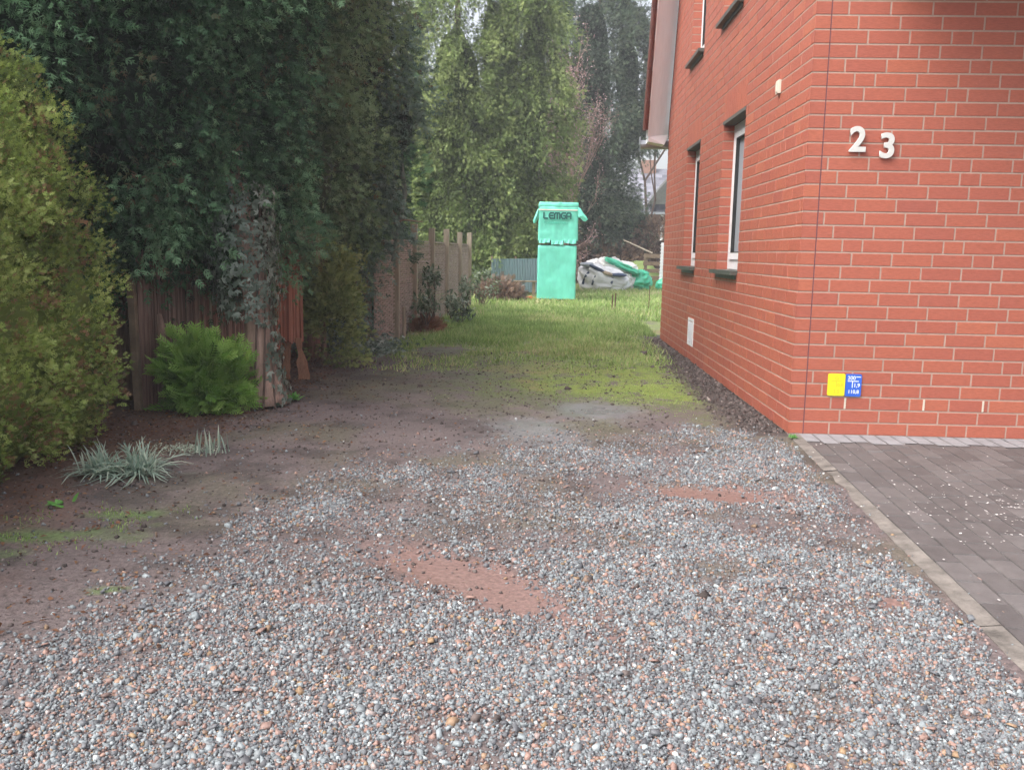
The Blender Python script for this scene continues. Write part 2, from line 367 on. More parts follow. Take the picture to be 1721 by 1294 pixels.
go = np_mesh('ground', [(np.stack([fx_, fy_, gz], 1), np.stack([k0, k0+1, k0+nx+1, k0+nx], 1), np.zeros(len(fx_)))], M_ground, smooth=True, extra=gextra)
tag(go, kind='structure')

# ---------------------------------------------------------------- gravel (stuff)
def rock(seed, flat=.75):
    rg = np.random.default_rng(seed)
    v = np.array([(x, y, z) for z in (-1, 1) for y in (-1, 1) for x in (-1, 1)], float)*.5
    v += rg.uniform(-.2, .2, v.shape); v[4:, :2] *= rg.uniform(.45, .9); v[:, 2] *= flat
    f = np.array([(0,2,3,1),(4,5,7,6),(0,1,5,4),(1,3,7,5),(3,2,6,7),(2,0,4,6)]); return v, f
ROCKS = [rock(s) for s in range(6)]
def rocks(pos, size, tint, rng, up=.0, aniso=.35):
    gs = []; N = len(pos); k = rng.integers(0, len(ROCKS), N)
    d = rng.normal(size=(N, 3)); d[:, 2] *= (1-up); rot = frames(d, rng, np.array([0, 0, 1.0]) if up > .4 else None)
    sc = size[:, None]*(1+rng.uniform(-aniso, aniso, (N, 3)))
    for i in range(len(ROCKS)):
        q = k == i
        if q.any(): gs.append(inst(*ROCKS[i], pos[q], rot[q], sc[q], tint[q]))
    return gs
rg = np.random.default_rng(11)
N = 860000
x = rg.uniform(-2.6, 1.62, N); y = .9 + (rg.random(N)**1.0)*5.2
w = gravel_w(x, y)
keep = rg.random(N) < (w*np.interp(y, [2.2, 3.6], [1.0, .80]) + .005*(mudf(x, y) > 1.0))*np.interp(y, [1, 3, 5.5], [1, .85, .62])
x, y = x[keep], y[keep]
sz = np.clip(rg.lognormal(math.log(.0056), .40, len(x)), .0028, .019)*np.interp(y, [1, 5], [1, 1.12])
pos = np.stack([x, y, hgt(x, y)-sz*.02+rg.random(len(x))**2*.0045], 1)
tint = np.clip(rg.beta(1.5, 1.6, len(x))*.8, 0, .8); q = rg.random(len(x)); tint = np.where(q < .16+.12*fbm(x, y, 2, 91), rg.uniform(.80, 1, len(x)), tint)
gl = rocks(pos, sz, tint, rg, .0, .45)
# larger dark flat shards among the gravel
n2 = 800; x2 = rg.uniform(-1.6, 1.4, n2); y2 = 1.2+rg.random(n2)**1.5*4; k = rg.random(n2) < gravel_w(x2, y2)*.8+.1; x2, y2 = x2[k], y2[k]
s2 = rg.uniform(.014, .032, len(x2)); sc = np.stack([s2, s2*rg.uniform(.5, 1, len(x2)), s2*.28], 1)
rot2 = frames(np.stack([rg.normal(size=len(x2)), rg.normal(size=len(x2)), rg.normal(size=len(x2))*.2], 1), rg, np.array([0, 0, 1.0]))
tt = np.where(rg.random(len(x2)) < .62, rg.uniform(.08, .3, len(x2)), rg.uniform(.82, 1, len(x2)))
gl.append(inst(*ROCKS[2], np.stack([x2, y2, hgt(x2, y2)+.010], 1), rot2, sc, tt))
tag(np_mesh('gravel', gl, M_stone), 'grey crushed gravel with pink and dark chips covering the drive', 'gravel', kind='stuff')
# earth clods and stones on the bare soil and along the wall
xs, ys, ss = [], [], []
n = 3600; a = rg.random(n); xw = HX-.01-np.abs(rg.normal(size=n))*.17; yw = 5.7+a*6.4; xs.append(xw); ys.append(yw); ss.append(rg.lognormal(math.log(.0115), .5, n))
n = 900; xs.append(rg.uniform(-.7, 1.2, n)); ys.append(rg.uniform(2.3, 4.5, n)); ss.append(rg.lognormal(math.log(.006), .4, n))
n = 6500; xw = rg.uniform(-2.8, .9, n); yw = 2+rg.random(n)*8; xs.append(xw); ys.append(yw); ss.append(rg.lognormal(math.log(.0075), .4, n))
x, y, s = map(np.concatenate, (xs, ys, ss)); s = np.clip(s, .004, .05)
k = (wetsheenf(x, y) > 1.0) & ((mudf(x, y) > .95) | (rg.random(len(x)) < .5)) & (x < kerb_x(y)-.02+5*(y > HY)); x, y, s = x[k], y[k], s[k]
tag(np_mesh('earth_clods', rocks(np.stack([x, y, hgt(x, y)+s*.1], 1), s, rg.beta(1.4, 2.2, len(x)), rg), M_clod), 'dark crumbs of earth and small stones on the bare soil', 'soil', kind='stuff')

# ---------------------------------------------------------------- leaf litter, grass (stuff)
def leaf_tmpl(w=.5, bend=.15):
    v = np.array([(0, 0, 0), (.5, w*.5, bend), (1, 0, 0), (.5, -w*.5, bend)], float); return v, np.array([(0, 1, 2, 3)])
LEAF = leaf_tmpl()
n = 9500; x = rg.uniform(-3.2, .9, n); y = 2.3+rg.random(n)*8.5
k = rg.random(n) < np.clip(sstep(-.2, -2.2, x+(fbm(x, y, 2, 95)-.5)*1.6), .10, 1); x, y = x[k], y[k]
xa_ = rg.uniform(-2.9, -1.9, 3500); ya_ = rg.uniform(4.6, 9.5, 3500); x = np.concatenate([x, xa_]); y = np.concatenate([y, ya_])
d = rg.normal(size=(len(x), 3)); d[:, 2] *= .25
tag(np_mesh('leaf_litter', [inst(*LEAF, np.stack([x, y, hgt(x, y)+.006], 1), frames(d, rg, np.array([0, 0, 1.])), rg.uniform(.008, .030, len(x)), rg.random(len(x)))], M_litter),
    'brown fallen leaves and needles strewn under the conifers', 'leaf litter', kind='stuff')

BLADE = (np.array([(0, -.5, 0), (0, .5, 0), (.12, .4, .5), (.12, -.4, .5), (.5, .12, .95), (.5, -.12, .95)], float), np.array([(0, 1, 2, 3), (3, 2, 4, 5)]))
def yawrot(n, rng, tilt=.25):
    a = rng.random(n)*2*math.pi; c, s = np.cos(a), np.sin(a); z = np.zeros(n)
    m = np.stack([np.stack([c, -s, z], 1), np.stack([s, c, z], 1), np.stack([z, z, z+1], 1)], 1)
    t = rng.normal(size=(n, 3))*tilt; up_ = unit(np.array([0, 0, 1.])+t*np.array([1, 1, 0])); xax = unit(m[:, :, 0]-np.sum(m[:, :, 0]*up_, 1, keepdims=True)*up_)
    return np.stack([xax, np.cross(up_, xax), up_], 2)
def blades(x, y, h, w, tint, rng):
    sc = np.stack([h, w, h], 1); return inst(*BLADE, np.stack([x, y, hgt(x, y)-.004], 1), yawrot(len(x), rng), sc, tint)
gs = []
n = 80000; x = rg.uniform(-2.1, 1.6, n); y = 7.8+rg.random(n)*10.3; n1 = fbm(x, y, 1.1, 101); n5 = fbm(x, y, 5, 102)
dp = ell(x, y, -1.15, 9.9, .32, .65, 0, .5, 66)
k = rg.random(n) < sstep(8.0, 10.3, y+(n1-.5)*3)*sstep(.25, .5, n5)*sstep(.8, 1.3, dp)*np.where((y < 12.3), sstep(1.5, 1.2, x), 1)*sstep(-2.0, -1.4, x+(y-11)*.02); x, y, n1, n5 = x[k], y[k], n1[k], n5[k]
gs.append(blades(x, y, rg.uniform(.03, .085, len(x))*(.6+n5)*np.interp(y, [9, 13], [.6, 1.2]), rg.uniform(.006, .011, len(x)), np.clip(n1*.8+rg.normal(size=len(x))*.2+.05, 0, 1), rg))
n = 60000; x = rg.uniform(-3.0, 6.5, n); y = 15+rg.random(n)*19; n1 = fbm(x, y, .6, 103); n5 = fbm(x, y, 2, 104)
k = (rg.random(n) < sstep(.25, .45, n5)) & ((x > -1.5) | (y > 18.5)); x, y, n1, n5 = x[k], y[k], n1[k], n5[k]
gs.append(blades(x, y, rg.uniform(.05, .14, len(x))*(.5+n5), rg.uniform(.012, .02, len(x)), np.clip(n1*.9+rg.normal(size=len(x))*.2+.1, 0, 1), rg))
n = 40000; x = rg.uniform(-1.3, 1.5, n); y = 5.7+rg.random(n)*5; n1 = fbm(x, y, 2.2, 105)       # short moss tufts
k = rg.random(n) < sstep(5.8, 7.2, y+(n1-.5)*1.2)*sstep(-.7, .4, x+(n1-.5)*1.2)*sstep(1.5, 1.2, x+np.clip(9-y, 0, 9)*.06)*sstep(1.1, 1.5, wetsheenf(x, y)); x, y, n1 = x[k], y[k], n1[k]
gs.append(blades(x, y, rg.uniform(.006, .016, len(x)), rg.uniform(.004, .008, len(x)), np.clip(n1*.7+rg.normal(size=len(x))*.15, 0, .84), rg))
n = 1500; x = -1.9+rg.normal(size=n)*.22; y = 3.35+rg.normal(size=n)*.16+(x+1.9)*.35; k = fbm(x, y, 9, 107) > .52; x, y = x[k], y[k]
gs.append(blades(x, y, rg.uniform(.008, .022, len(x)), rg.uniform(.003, .005, len(x)), rg.uniform(.0, .5, len(x)), rg))
tag(np_mesh('grass', gs, M_grass), 'short green grass and moss behind the gravel', 'grass', kind='stuff')

# ---------------------------------------------------------------- paving, edging strip, petals
th = math.atan(.0705); ca, sa = math.cos(th), math.sin(th)
def pv(u, v): # u across, v along the edging, origin at the corner where the strip meets the house
    return (1.675 + u*ca + v*sa*1.0, HY + v*ca - u*sa)
gs = MB(); rp = np.random.default_rng(5)
for i in range(-1, 52):
    u = i*.1 + .004; off = (i % 2)*.10 + (.05 if i % 4 > 1 else 0)
    for j in range(-1, 30):
        v1 = -.0 - j*.2 + off - .2; v0 = v1-.2
        if v1 < -5.5: continue
        a, b, c, d = pv(u+.0025, v0+.0025), pv(u+.0975, v0+.0025), pv(u+.0975, v1-.0025), pv(u+.0025, v1-.0025)
        if max(p[1] for p in (a, b, c, d)) > HY-.004:
            ylim = HY-.006
            if min(p[1] for p in (a, b, c, d)) > ylim-.03: continue
            c = (c[0], min(c[1], ylim)); d = (d[0], min(d[1], ylim))
        if u < 0: continue
        z = .0 + rp.normal()*.0012; t = rp.uniform(0, .8)
        ring = [a, b, c, d]; cx = sum(p[0] for p in ring)/4; cy = sum(p[1] for p in ring)/4
        ins = [(p[0]+(cx-p[0])*.045, p[1]+(cy-p[1])*.03) for p in ring]
        gs.add([(*p, z-.006) for p in ring]+[(*p, z) for p in ins]+[(*p, z-.05) for p in ring],
               [(4,5,6,7),(0,1,5,4),(1,2,6,5),(2,3,7,6),(3,0,4,7),(8,9,1,0),(9,10,2,1),(10,11,3,2),(11,8,0,3)], 0, t)
gs.add([(*pv(-.01, -5.6), -.009), (*pv(5.2, -5.6), -.009), (7.0, HY-.003, -.009), (1.66, HY-.003, -.009)], [(0, 1, 2, 3)], 1)
tag(gs.build('paving', [M_pave, M_pavejoint]), kind='structure')
# dry pale strip of splash-proof slabs close under the front wall
# dry, chalky strip of blocks close under the front wall
dry = mat('dry_chalky_block_face', (.25, .245, .255), .85, .2, var=.22, nscale=10, bump=.3, bscale=90)
ds = MB()
for i in range(0, 40):
    xa = 1.66+i*.1+.004; xb = xa+.092; dd = .25+.03*math.sin(i*1.7)+rp.uniform(-.012, .012)
    ds.add([(xa-.012, HY-dd, .0035), (xb-.012, HY-dd, .0035), (xb, HY-.005, .0035), (xa, HY-.005, .0035)], [(0, 1, 2, 3)], 0)
tag(ds.build('pavement_dry_strip', dry), kind='structure')
kb = MB(); v = 0.0
while v > -5.4:
    L = 1.0
    a, b, c, d = pv(-.072, v-L+.004), pv(-.004, v-L+.004), pv(-.004, v), pv(-.072, v)
    if v == 0: c = (1.672, HY-.004); d = (1.602, HY-.004)
    n = 14; ztop = .006+rp.normal()*.002
    for k in range(n):
        t0, t1 = k/n, (k+1)/n; q = lambda A, B, t: (A[0]+(B[0]-A[0])*t, A[1]+(B[1]-A[1])*t)
        e = lambda t: (math.sin(t*31+v*7)+math.sin(t*57+v))*.0018
        p0, p1, p2, p3 = q(a, d, t0), q(b, c, t0), q(b, c, t1), q(a, d, t1)
        p0 = (p0[0]+e(t0), p0[1]); p3 = (p3[0]+e(t1), p3[1])
        kb.add([(*p0, ztop-.008), (*p1, ztop), (*p2, ztop), (*p3, ztop-.008), (*p0, -.07), (*p3, -.07), (*p1, -.07), (*p2, -.07)],
               [(0, 1, 2, 3), (4, 0, 3, 5), (1, 6, 7, 2)], 0)
    v -= L
tag(kb.build('kerb', M_kerb), kind='structure')
n = 520; x = np.concatenate([rg.normal(2.25, .28, 300), rg.uniform(1.5, 3.2, 220)]); y = np.concatenate([rg.normal(3.9, .3, 300), rg.uniform(2.3, 5.4, 220)])
k = (x > kerb_x(y)-.1) & (y < 5.5); x, y = x[k], y[k]
d = rg.normal(size=(len(x), 3)); d[:, 2] *= .05
tag(np_mesh('petals', [inst(*leaf_tmpl(.9, .05), np.stack([x, y, np.full(len(x), .006)], 1), frames(d, rg, np.array([0, 0, 3.])), rg.uniform(.006, .014, len(x)), rg.random(len(x)))], M_petal),
    'small pale petals scattered over the dark paving', 'petals', kind='stuff')

# ---------------------------------------------------------------- brick house
house = thing('brick_house', 'red brick house with white windows and a steep brown tiled roof edge', 'house', (HX, HY, 0))
RH = 1/12.
OPEN = [(7.43, 8.33, 1.0, 28*RH), (9.53, 10.38, 1.0, 28*RH), (9.60, 10.42, 39*RH, 56*RH), (7.74, 8.62, 39*RH, 56*RH)]
SOLD = [(a, b, d, d+3*RH) for a, b, c, d in OPEN]
VENT = (9.40, 9.74, 2*RH, 5.5*RH)
bg_ = []; mo_ = []   # brick boxes and mortar quads
def subtract(iv, cuts):
    out = [iv]
    for c0, c1 in cuts:
        nx_ = []
        for a, b in out:
            if c1 <= a or c0 >= b: nx_.append((a, b)); continue
            if a < c0: nx_.append((a, c0))
            if b > c1: nx_.append((c1, b))
        out = nx_
    return [i for i in out if i[1]-i[0] > .004]
def wallpart(P, u0, umax, v0r, v1r, cuts_fn, rng, proud=.0032, start=0.0, half=.12, pat=1):
    J = .0055
    for r in range(v0r, v1r):
        va, vb = r*RH, (r+1)*RH; ue = umax((va+vb)/2) if callable(umax) else umax
        if ue - u0 < .01: continue
        cuts = cuts_fn((va+vb)/2)
        for a, b in subtract((u0, ue), cuts):
            mo_.append([P(a, va, 0), P(b, va, 0), P(b, vb, 0), P(a, vb, 0)])
        # head joints in a wild stretcher bond: rows shift by a quarter brick
        js = []; u = u0 + start + pat*[.0, .0625, .0, .1875][r % 4] - .5
        while u < ue+.3:
            js.append(u); u += .125 if (rng.random() < half) else .25
        for a0, b0 in zip(js[:-1], js[1:]):
            a0 = max(a0, u0-J if start == 0 else u0); 
            if b0 <= a0 + 2*J: continue
            for a, b in subtract((a0, min(b0, ue)), cuts):
                ea = J if a == a0 and a > u0+.001 else 0.0; eb = J if b == b0 else 0.0
                a2, b2 = a+ea, b-eb
                if b2-a2 < .006: continue
                q = proud + rng.normal()*.0005; c = .0012
                z0, z1 = va+J, vb-J
                V = [P(a2, z0, 0), P(b2, z0, 0), P(b2, z1, 0), P(a2, z1, 0), P(a2, z0, q-c), P(b2, z0, q-c), P(b2, z1, q-c), P(a2, z1, q-c),
                     P(a2+c, z0+c, q), P(b2-c, z0+c, q), P(b2-c, z1-c, q), P(a2+c, z1-c, q)]
                bg_.append((V, float(np.clip(rng.normal(.5, .15), 0, 1))))
BF = [(0,1,5,4),(1,2,6,5),(2,3,7,6),(3,0,4,7),(4,5,9,8),(5,6,10,9),(6,7,11,10),(7,4,8,11),(8,9,10,11)]
rb = np.random.default_rng(3)
allcuts = OPEN + SOLD + [VENT]
def cuts_side(v): return [(a, b) for a, b, c, d in allcuts if c < v < d]
def side_max(v): return HY2 if v < 2.85 else HY2-.02-(v-2.85)*.30
PS = lambda u, v, w: (HX-w, u, v); PF = lambda u, v, w: (u, HY-w, v)
wallpart(PS, HY, side_max, 0, 74, cuts_side, rb)
wallpart(PF, HX+.098, 7.6, 0, 40, lambda v: [], rb, start=.16, half=.10)
# narrow corner pillar left of the movement joint on the front
for r in range(0, 40):
    va, vb = r*RH, (r+1)*RH; mo_.append([PF(HX, va, 0), PF(HX+.090, va, 0), PF(HX+.090, vb, 0), PF(HX, vb, 0)])
    q = .0033; c = .0012; a2, b2, z0, z1 = HX-.0031, HX+.090, va+.0055, vb-.0055
    bg_.append(([PF(a2, z0, 0), PF(b2, z0, 0), PF(b2, z1, 0), PF(a2, z1, 0), PF(a2, z0, q-c), PF(b2, z0, q-c), PF(b2, z1, q-c), PF(a2, z1, q-c),
                 PF(a2+c, z0+c, q), PF(b2-c, z0+c, q), PF(b2-c, z1-c, q), PF(a2+c, z1-c, q)], float(np.clip(rb.normal(.6, .2), 0, 1))))
# soldier courses above the windows
for a, b, c0, d0 in SOLD:
    n = round((b-a)/RH); wd = (b-a)/n
    mo_.append([PS(a, c0, 0), PS(b, c0, 0), PS(b, d0, 0), PS(a, d0, 0)])
    for i in range(n):
        a2, b2, z0, z1 = a+i*wd+.005, a+(i+1)*wd-.005, c0+.004, d0-.0055; q = .0032; c = .0012
        bg_.append(([PS(a2, z0, 0), PS(b2, z0, 0), PS(b2, z1, 0), PS(a2, z1, 0), PS(a2, z0, q-c), PS(b2, z0, q-c), PS(b2, z1, q-c), PS(a2, z1, q-c),
                     PS(a2+c, z0+c, q), PS(b2-c, z0+c, q), PS(b2-c, z1-c, q), PS(a2+c, z1-c, q)], float(rb.uniform(.3, .8))))
# jambs
for a, b, c0, d0 in OPEN:
    for uy, sg in ((b, 1), (a, -1)):
        PJ = (lambda u, v, w, uy=uy, sg=sg: (u, uy-sg*w, v))
        wallpart(PJ, HX, HX+.13, int(round(c0/RH)), int(round(d0/RH)), lambda v: [], rb, start=.0, half=0, pat=0)
wall = MB()
for V, t in bg_: wall.add(V, BF, 0, t)
for q in mo_: wall.add(q, [(0, 1, 2, 3)], 1)
# back faces and inner closing walls so the house is a closed block
wall.add([(HX+.3, HY2, 0), (7.6, HY2, 0), (7.6, HY2, 3.3), (HX+.3, HY2, 3.3)], [(0, 1, 2, 3)], 1)
wall.add([(HX, HY2, 0), (HX+.3, HY2, 0), (HX+.3, HY2, 2.84), (HX, HY2, 2.84)], [(0, 1, 2, 3)], 0)
wall.build('wall', [M_brick, M_mortar], house)
jt = MB(); jt.box(HX+.0905, HX+.0975, HY-.0018, HY+.02, 0, 3.3); o = jt.build('movement_joint', M_darkjoint, house)
# windows
for wi, (a, b, c0, d0) in enumerate(OPEN):
    X0 = HX+.095; X1 = HX+.165; fr = MB(); z0 = c0+.012; z1 = d0-.03
    for (ya, yb, za, zb) in ((a+.004, a+.105, z0, z1), (b-.105, b-.004, z0, z1), (a+.105, b-.105, z0, z0+.085), (a+.105, b-.105, z1-.07, z1)):
        fr.box(X0, X1, ya, yb, za, zb)
    f = fr.build('window', M_white, house, bevel=.004)
    sa_ = MB()
    for (ya, yb, za, zb) in ((a+.106, a+.185, z0+.087, z1-.072), (b-.185, b-.106, z0+.087, z1-.072), (a+.185, b-.185, z0+.087, z0+.15), (a+.185, b-.185, z1-.13, z1-.072)):
        sa_.box(X0-.014, X1-.02, ya, yb, za, zb)
    s_ = sa_.build('sash', M_white, f, bevel=.005)
    s_.matrix_parent_inverse = Matrix.Identity(4)
    se = MB(); pn = MB()
    pn.box(X0+.018, X0+.026, a+.186, b-.186, z0+.151, z1-.131); p_ = pn.build('pane', M_glass, f); p_.matrix_parent_inverse = Matrix.Identity(4)
    for (ya, yb, za, zb) in ((a+.185, a+.194, z0+.15, z1-.13), (b-.194, b-.185, z0+.15, z1-.13), (a+.194, b-.194, z0+.15, z0+.159), (a+.194, b-.194, z1-.139, z1-.13)):
        se.box(X0-.0145, X0+.017, ya, yb, za, zb)
    e_ = se.build('seal', M_seal, f); e_.matrix_parent_inverse = Matrix.Identity(4)
    # dark room lining behind the glass
    li = MB(); li.box(HX-.012, X0-.001, a+.002, b-.002, d0-.028, d0+.0); l_ = li.build('lintel', M_lintel, f); l_.matrix_parent_inverse = Matrix.Identity(4)
    si = MB()
    n = 10
    for k in range(n):
        ya, yb = a-.008+(b-a+.055)*k/n, a-.008+(b-a+.055)*(k+1)/n
        if k < n: si.box(HX-.062, X0+.004, ya, yb+(-.0005 if k < n-1 else 0), c0-.026+rb.normal()*.0004, c0+.010+rb.normal()*.0004)
    si.box(HX-.016, HX-.0036, a+.03, b-.05, c0-.062, c0-.0275)  # dark strip standing for the shadow and damp stain below the sill
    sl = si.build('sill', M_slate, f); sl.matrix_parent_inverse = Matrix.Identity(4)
# vent grille
vt = MB(); a, b, c0, d0 = VENT
vt.box(HX-.010, HX+.02, a, a+.035, c0, d0); vt.box(HX-.010, HX+.02, b-.035, b, c0, d0)
vt.box(HX-.010, HX+.02, a+.035, b-.035, c0, c0+.03); vt.box(HX-.010, HX+.02, a+.035, b-.035, d0-.03, d0)
for k in range(13):
    z = c0+.04+k*(d0-c0-.075)/13; vt.obox((HX-.002, (a+b)/2, z+.006), (.007, 0, .004), (0, (b-a)/2-.036, 0), (-.002, 0, .003))
vt.box(HX+.012, HX+.018, a+.036, b-.036, c0+.031, d0-.031, 1)
vt.build('vent_grille', [M_white, M_seal], house)
sn = MB(); sn.box(HX-.024, HX-.0035, 6.36, 6.43, 2.25, 2.34); sn.box(HX-.029, HX-.0245, 6.37, 6.42, 2.262, 2.328); sn.build('sensor_box', M_cream, house, bevel=.002)
for x0 in (1.952, 2.452, 2.826):
    wv = MB(); z = 2*RH+.006
    wv.box(x0, x0+.011, HY-.0046, HY-.0005, z, z+RH-.012)
    for k in range(7): wv.box(x0-.001, x0+.012, HY-.0062, HY-.0047, z+.005+k*.0098, z+.009+k*.0098)
    wv.build('weep_vent', M_cream, house)
# steep verge at the far end of the side wall: brown tile edge, white board, white soffit, gutter end
def slope_y(z, y0, y1): return y0 + (z-2.63)/(4.24-2.63)*(y1-y0)
so_ = MB(); ZT = 5.9
zs = [2.66, 3.2, 3.8, 4.24, ZT]
for xa, xb, dy in ((1.335, HX-.004, 0),):
    for za, zb in zip(zs[:-1], zs[1:]):
        ya, yb = slope_y(za, 11.96, 11.42), slope_y(zb, 11.96, 11.42); ya2, yb2 = slope_y(za, 12.13, 11.62), slope_y(zb, 12.13, 11.62)
        so_.add([(xa, ya, za), (xb, ya2, za), (xb, yb2, zb), (xa, yb, zb), (xa, ya+.22, za), (xb, ya2+.12, za), (xb, yb2+.12, zb), (xa, yb+.22, zb)],
                [(0, 1, 2, 3), (4, 7, 6, 5), (0, 3, 7, 4), (1, 5, 6, 2)])
so_.build('soffit', M_soffit, house)
bb = MB()
bb.add([(1.33, 11.95, 2.60), (HX-.06, 12.03, 2.57), (HX-.004, 12.10, 2.66), (HX-.004, 12.11, 2.72), (1.33, 11.94, 2.655),
        (1.33, 12.25, 2.60), (HX-.06, 12.27, 2.57), (HX-.004, 12.28, 2.66), (HX-.004, 12.29, 2.72), (1.33, 12.24, 2.655)],
       [(0, 1, 2, 3, 4), (9, 8, 7, 6, 5), (0, 5, 6, 1), (1, 6, 7, 2), (3, 8, 9, 4), (0, 4, 9, 5), (2, 7, 8, 3)])
for za, zb in zip(zs[:-1], zs[1:]):
    ya, yb = slope_y(za, 11.945, 11.40), slope_y(zb, 11.945, 11.40)
    bb.add([(1.318, ya, za), (1.334, ya, za), (1.334, yb, zb), (1.318, yb, zb), (1.318, ya+.2, za), (1.318, yb+.2, zb)], [(0, 1, 2, 3), (0, 3, 5, 4)])
bb.build('bargeboard', M_white, house)
rf = MB()
z = 2.76; k = 0
while z < ZT:
    y = slope_y(z, 11.95, 11.41); y2 = slope_y(z+.36, 11.95, 11.41); t_ = .02
    rf.obox((1.292, (y+y2)/2+.10, z+.165), (.024, 0, 0), (0, .11, .01), (0, (y2-y)/2-.006, .172))
    rf.tube([(1.285, y+.0, z+.0), (1.285, (y+y2)/2, z+.17), (1.285, y2-.0, z+.335)], [.030, .026, .020], 8)
    z += .345; k += 1
rf.box(1.27, 7.7, 11.2, 12.45, 5.0, 5.05)
rf.add([(1.32, 12.45, 2.8), (7.7, 12.45, 2.8), (7.7, 11.3, 6.1), (1.32, 11.3, 6.1)], [(0, 1, 2, 3)])
rf.build('roof', M_roof, house)
gt = MB()
gt.tube([(1.262, 12.30, 2.60), (1.32, 12.30, 2.60), (3.0, 12.30, 2.60)], .06, 12); gt.box(1.25, 1.262, 12.24, 12.36, 2.60, 2.70)
gt.build('gutter', M_gutter, house, smooth=False)
cp = MB(); cp.box(1.95, 7.6, HY-1.1, HY-.005, 2.93, 3.02); cp.box(1.93, 7.62, HY-1.13, HY-1.1, 2.91, 3.08)
cp.build('front_canopy', M_soffit, house, bevel=.005)
up_ = MB(); up_.add([(HX+.01, HY, 3.3), (7.6, HY, 3.3), (7.6, HY+.5, 6.1), (HX+.01, HY+.5, 6.1)], [(0, 1, 2, 3)]); up_.build('front_roof_slope', M_roof, house)
bk = MB(); bk.add([(HX+.4, HY+.4, 0), (HX+.4, HY2-.3, 0), (HX+.4, HY2-.9, 5.9), (HX+.4, HY+.6, 5.9)], [(0, 1, 2, 3)]); bk.build('inner_partition', M_seal, house)

# lettering helper: font curve turned into a mesh that belongs to its object
def letters(text, size, depth, m, name, parent, loc, rx=R(90), rz=0.0, offset=0.0, space=1.0, sx=1.0, label=None, bevel=0.0, align='LEFT', bold=0.0):
    cu = bpy.data.curves.new(name, 'FONT'); cu.body = text; cu.size = size; cu.extrude = depth; cu.offset = offset
    cu.space_character = space; cu.align_x = align; cu.bevel_depth = bevel; cu.resolution_u = 6
    t = bpy.data.objects.new(name, cu); COL.objects.link(t); bpy.context.view_layer.update()
    me = bpy.data.meshes.new_from_object(t.evaluated_get(bpy.context.evaluated_depsgraph_get()))
    bpy.data.objects.remove(t); me.materials.clear(); me.materials.append(m)
    o = bpy.data.objects.new(name, me); COL.objects.link(o)
    mt = Matrix.Translation(Vector(loc)) @ Matrix.Rotation(rz, 4, 'Z') @ Matrix.Rotation(rx, 4, 'X') @ Matrix.Diagonal((sx, 1, 1, 1))
    me.transform(mt)
    if bold:
        import bmesh
        b2 = bmesh.new(); b2.from_mesh(me); g2 = bmesh.ops.duplicate(b2, geom=b2.verts[:]+b2.edges[:]+b2.faces[:])
        bmesh.ops.translate(b2, vec=(bold, -.0006, bold*.5), verts=[v for v in g2['geom'] if isinstance(v, bmesh.types.BMVert)]); b2.to_mesh(me); b2.free()
    if parent:
        o.parent = parent; o.matrix_parent_inverse = Matrix.Translation(-Vector(parent.location))
    return o
d2 = letters('2', .205, .006, M_alu, 'house_number', None, (1.858, HY-.018, 1.785), offset=.0045, bevel=.0015)
tag(d2, 'silver house number 2 fixed to the brick front, the higher digit', 'house number')
d3 = letters('3', .205, .006, M_alu, 'house_number', None, (2.040, HY-.018, 1.750), offset=.0045, bevel=.0015)
tag(d3, 'silver house number 3 fixed to the brick front, the lower digit', 'house number')
# utility marker plates
def plate(label, x0, x1, z0, z1, body, ink, rows):
    t = thing('marker_plate', label, 'sign', ((x0+x1)/2, HY, z0))
    n = 5; r = .010; ring = []
    for cx, cz, a0 in ((x1-r, z1-r, 0), (x0+r, z1-r, 90), (x0+r, z0+r, 180), (x1-r, z0+r, 270)):
        for k in range(n): a = R(a0+90*k/(n-1)); ring.append((cx+r*math.cos(a), cz+r*math.sin(a)))
    mb = MB(); N_ = len(ring)
    mb.add([(p[0], HY-.013, p[1]) for p in ring]+[(p[0], HY-.004, p[1]) for p in ring], [tuple(range(N_))]+[(i, N_+i, N_+(i+1) % N_, (i+1) % N_) for i in range(N_)])
    mb.build('plate', body, t)
    for kind, *a in rows:
        if kind == 'bar':
            b_ = MB(); b_.box(a[0], a[1], HY-.0138, HY-.0131, a[2], a[3]); b_.build('mark', ink, t)
        else: letters(a[0], a[1], .0004, ink, 'lettering', t, (a[2], HY-.0136, a[3]), offset=.0004)
    return t
plate('yellow utility marker plate low on the brick front, beside a blue one', 1.838, 1.946, .258, .400, M_yellow, M_yellowdark,
      [('bar', 1.858, 1.925, .352, .356), ('bar', 1.889, 1.893, .312, .352), ('text', 'G', .034, 1.880, .362), ('text', '0,8', .030, 1.897, .318), ('text', '3,5', .034, 1.872, .275)])
plate('blue utility marker plate with white characters low on the brick front', 1.949, 2.050, .256, .400, M_blueplate, M_platewhite,
      [('bar', 1.962, 2.032, .352, .357), ('bar', 1.990, 1.995, .312, .352), ('text', '200', .034, 1.960, .364), ('bar', 2.014, 2.044, .380, .385), ('text', '1,9', .034, 2.000, .317), ('text', '110,8', .032, 1.966, .276)])

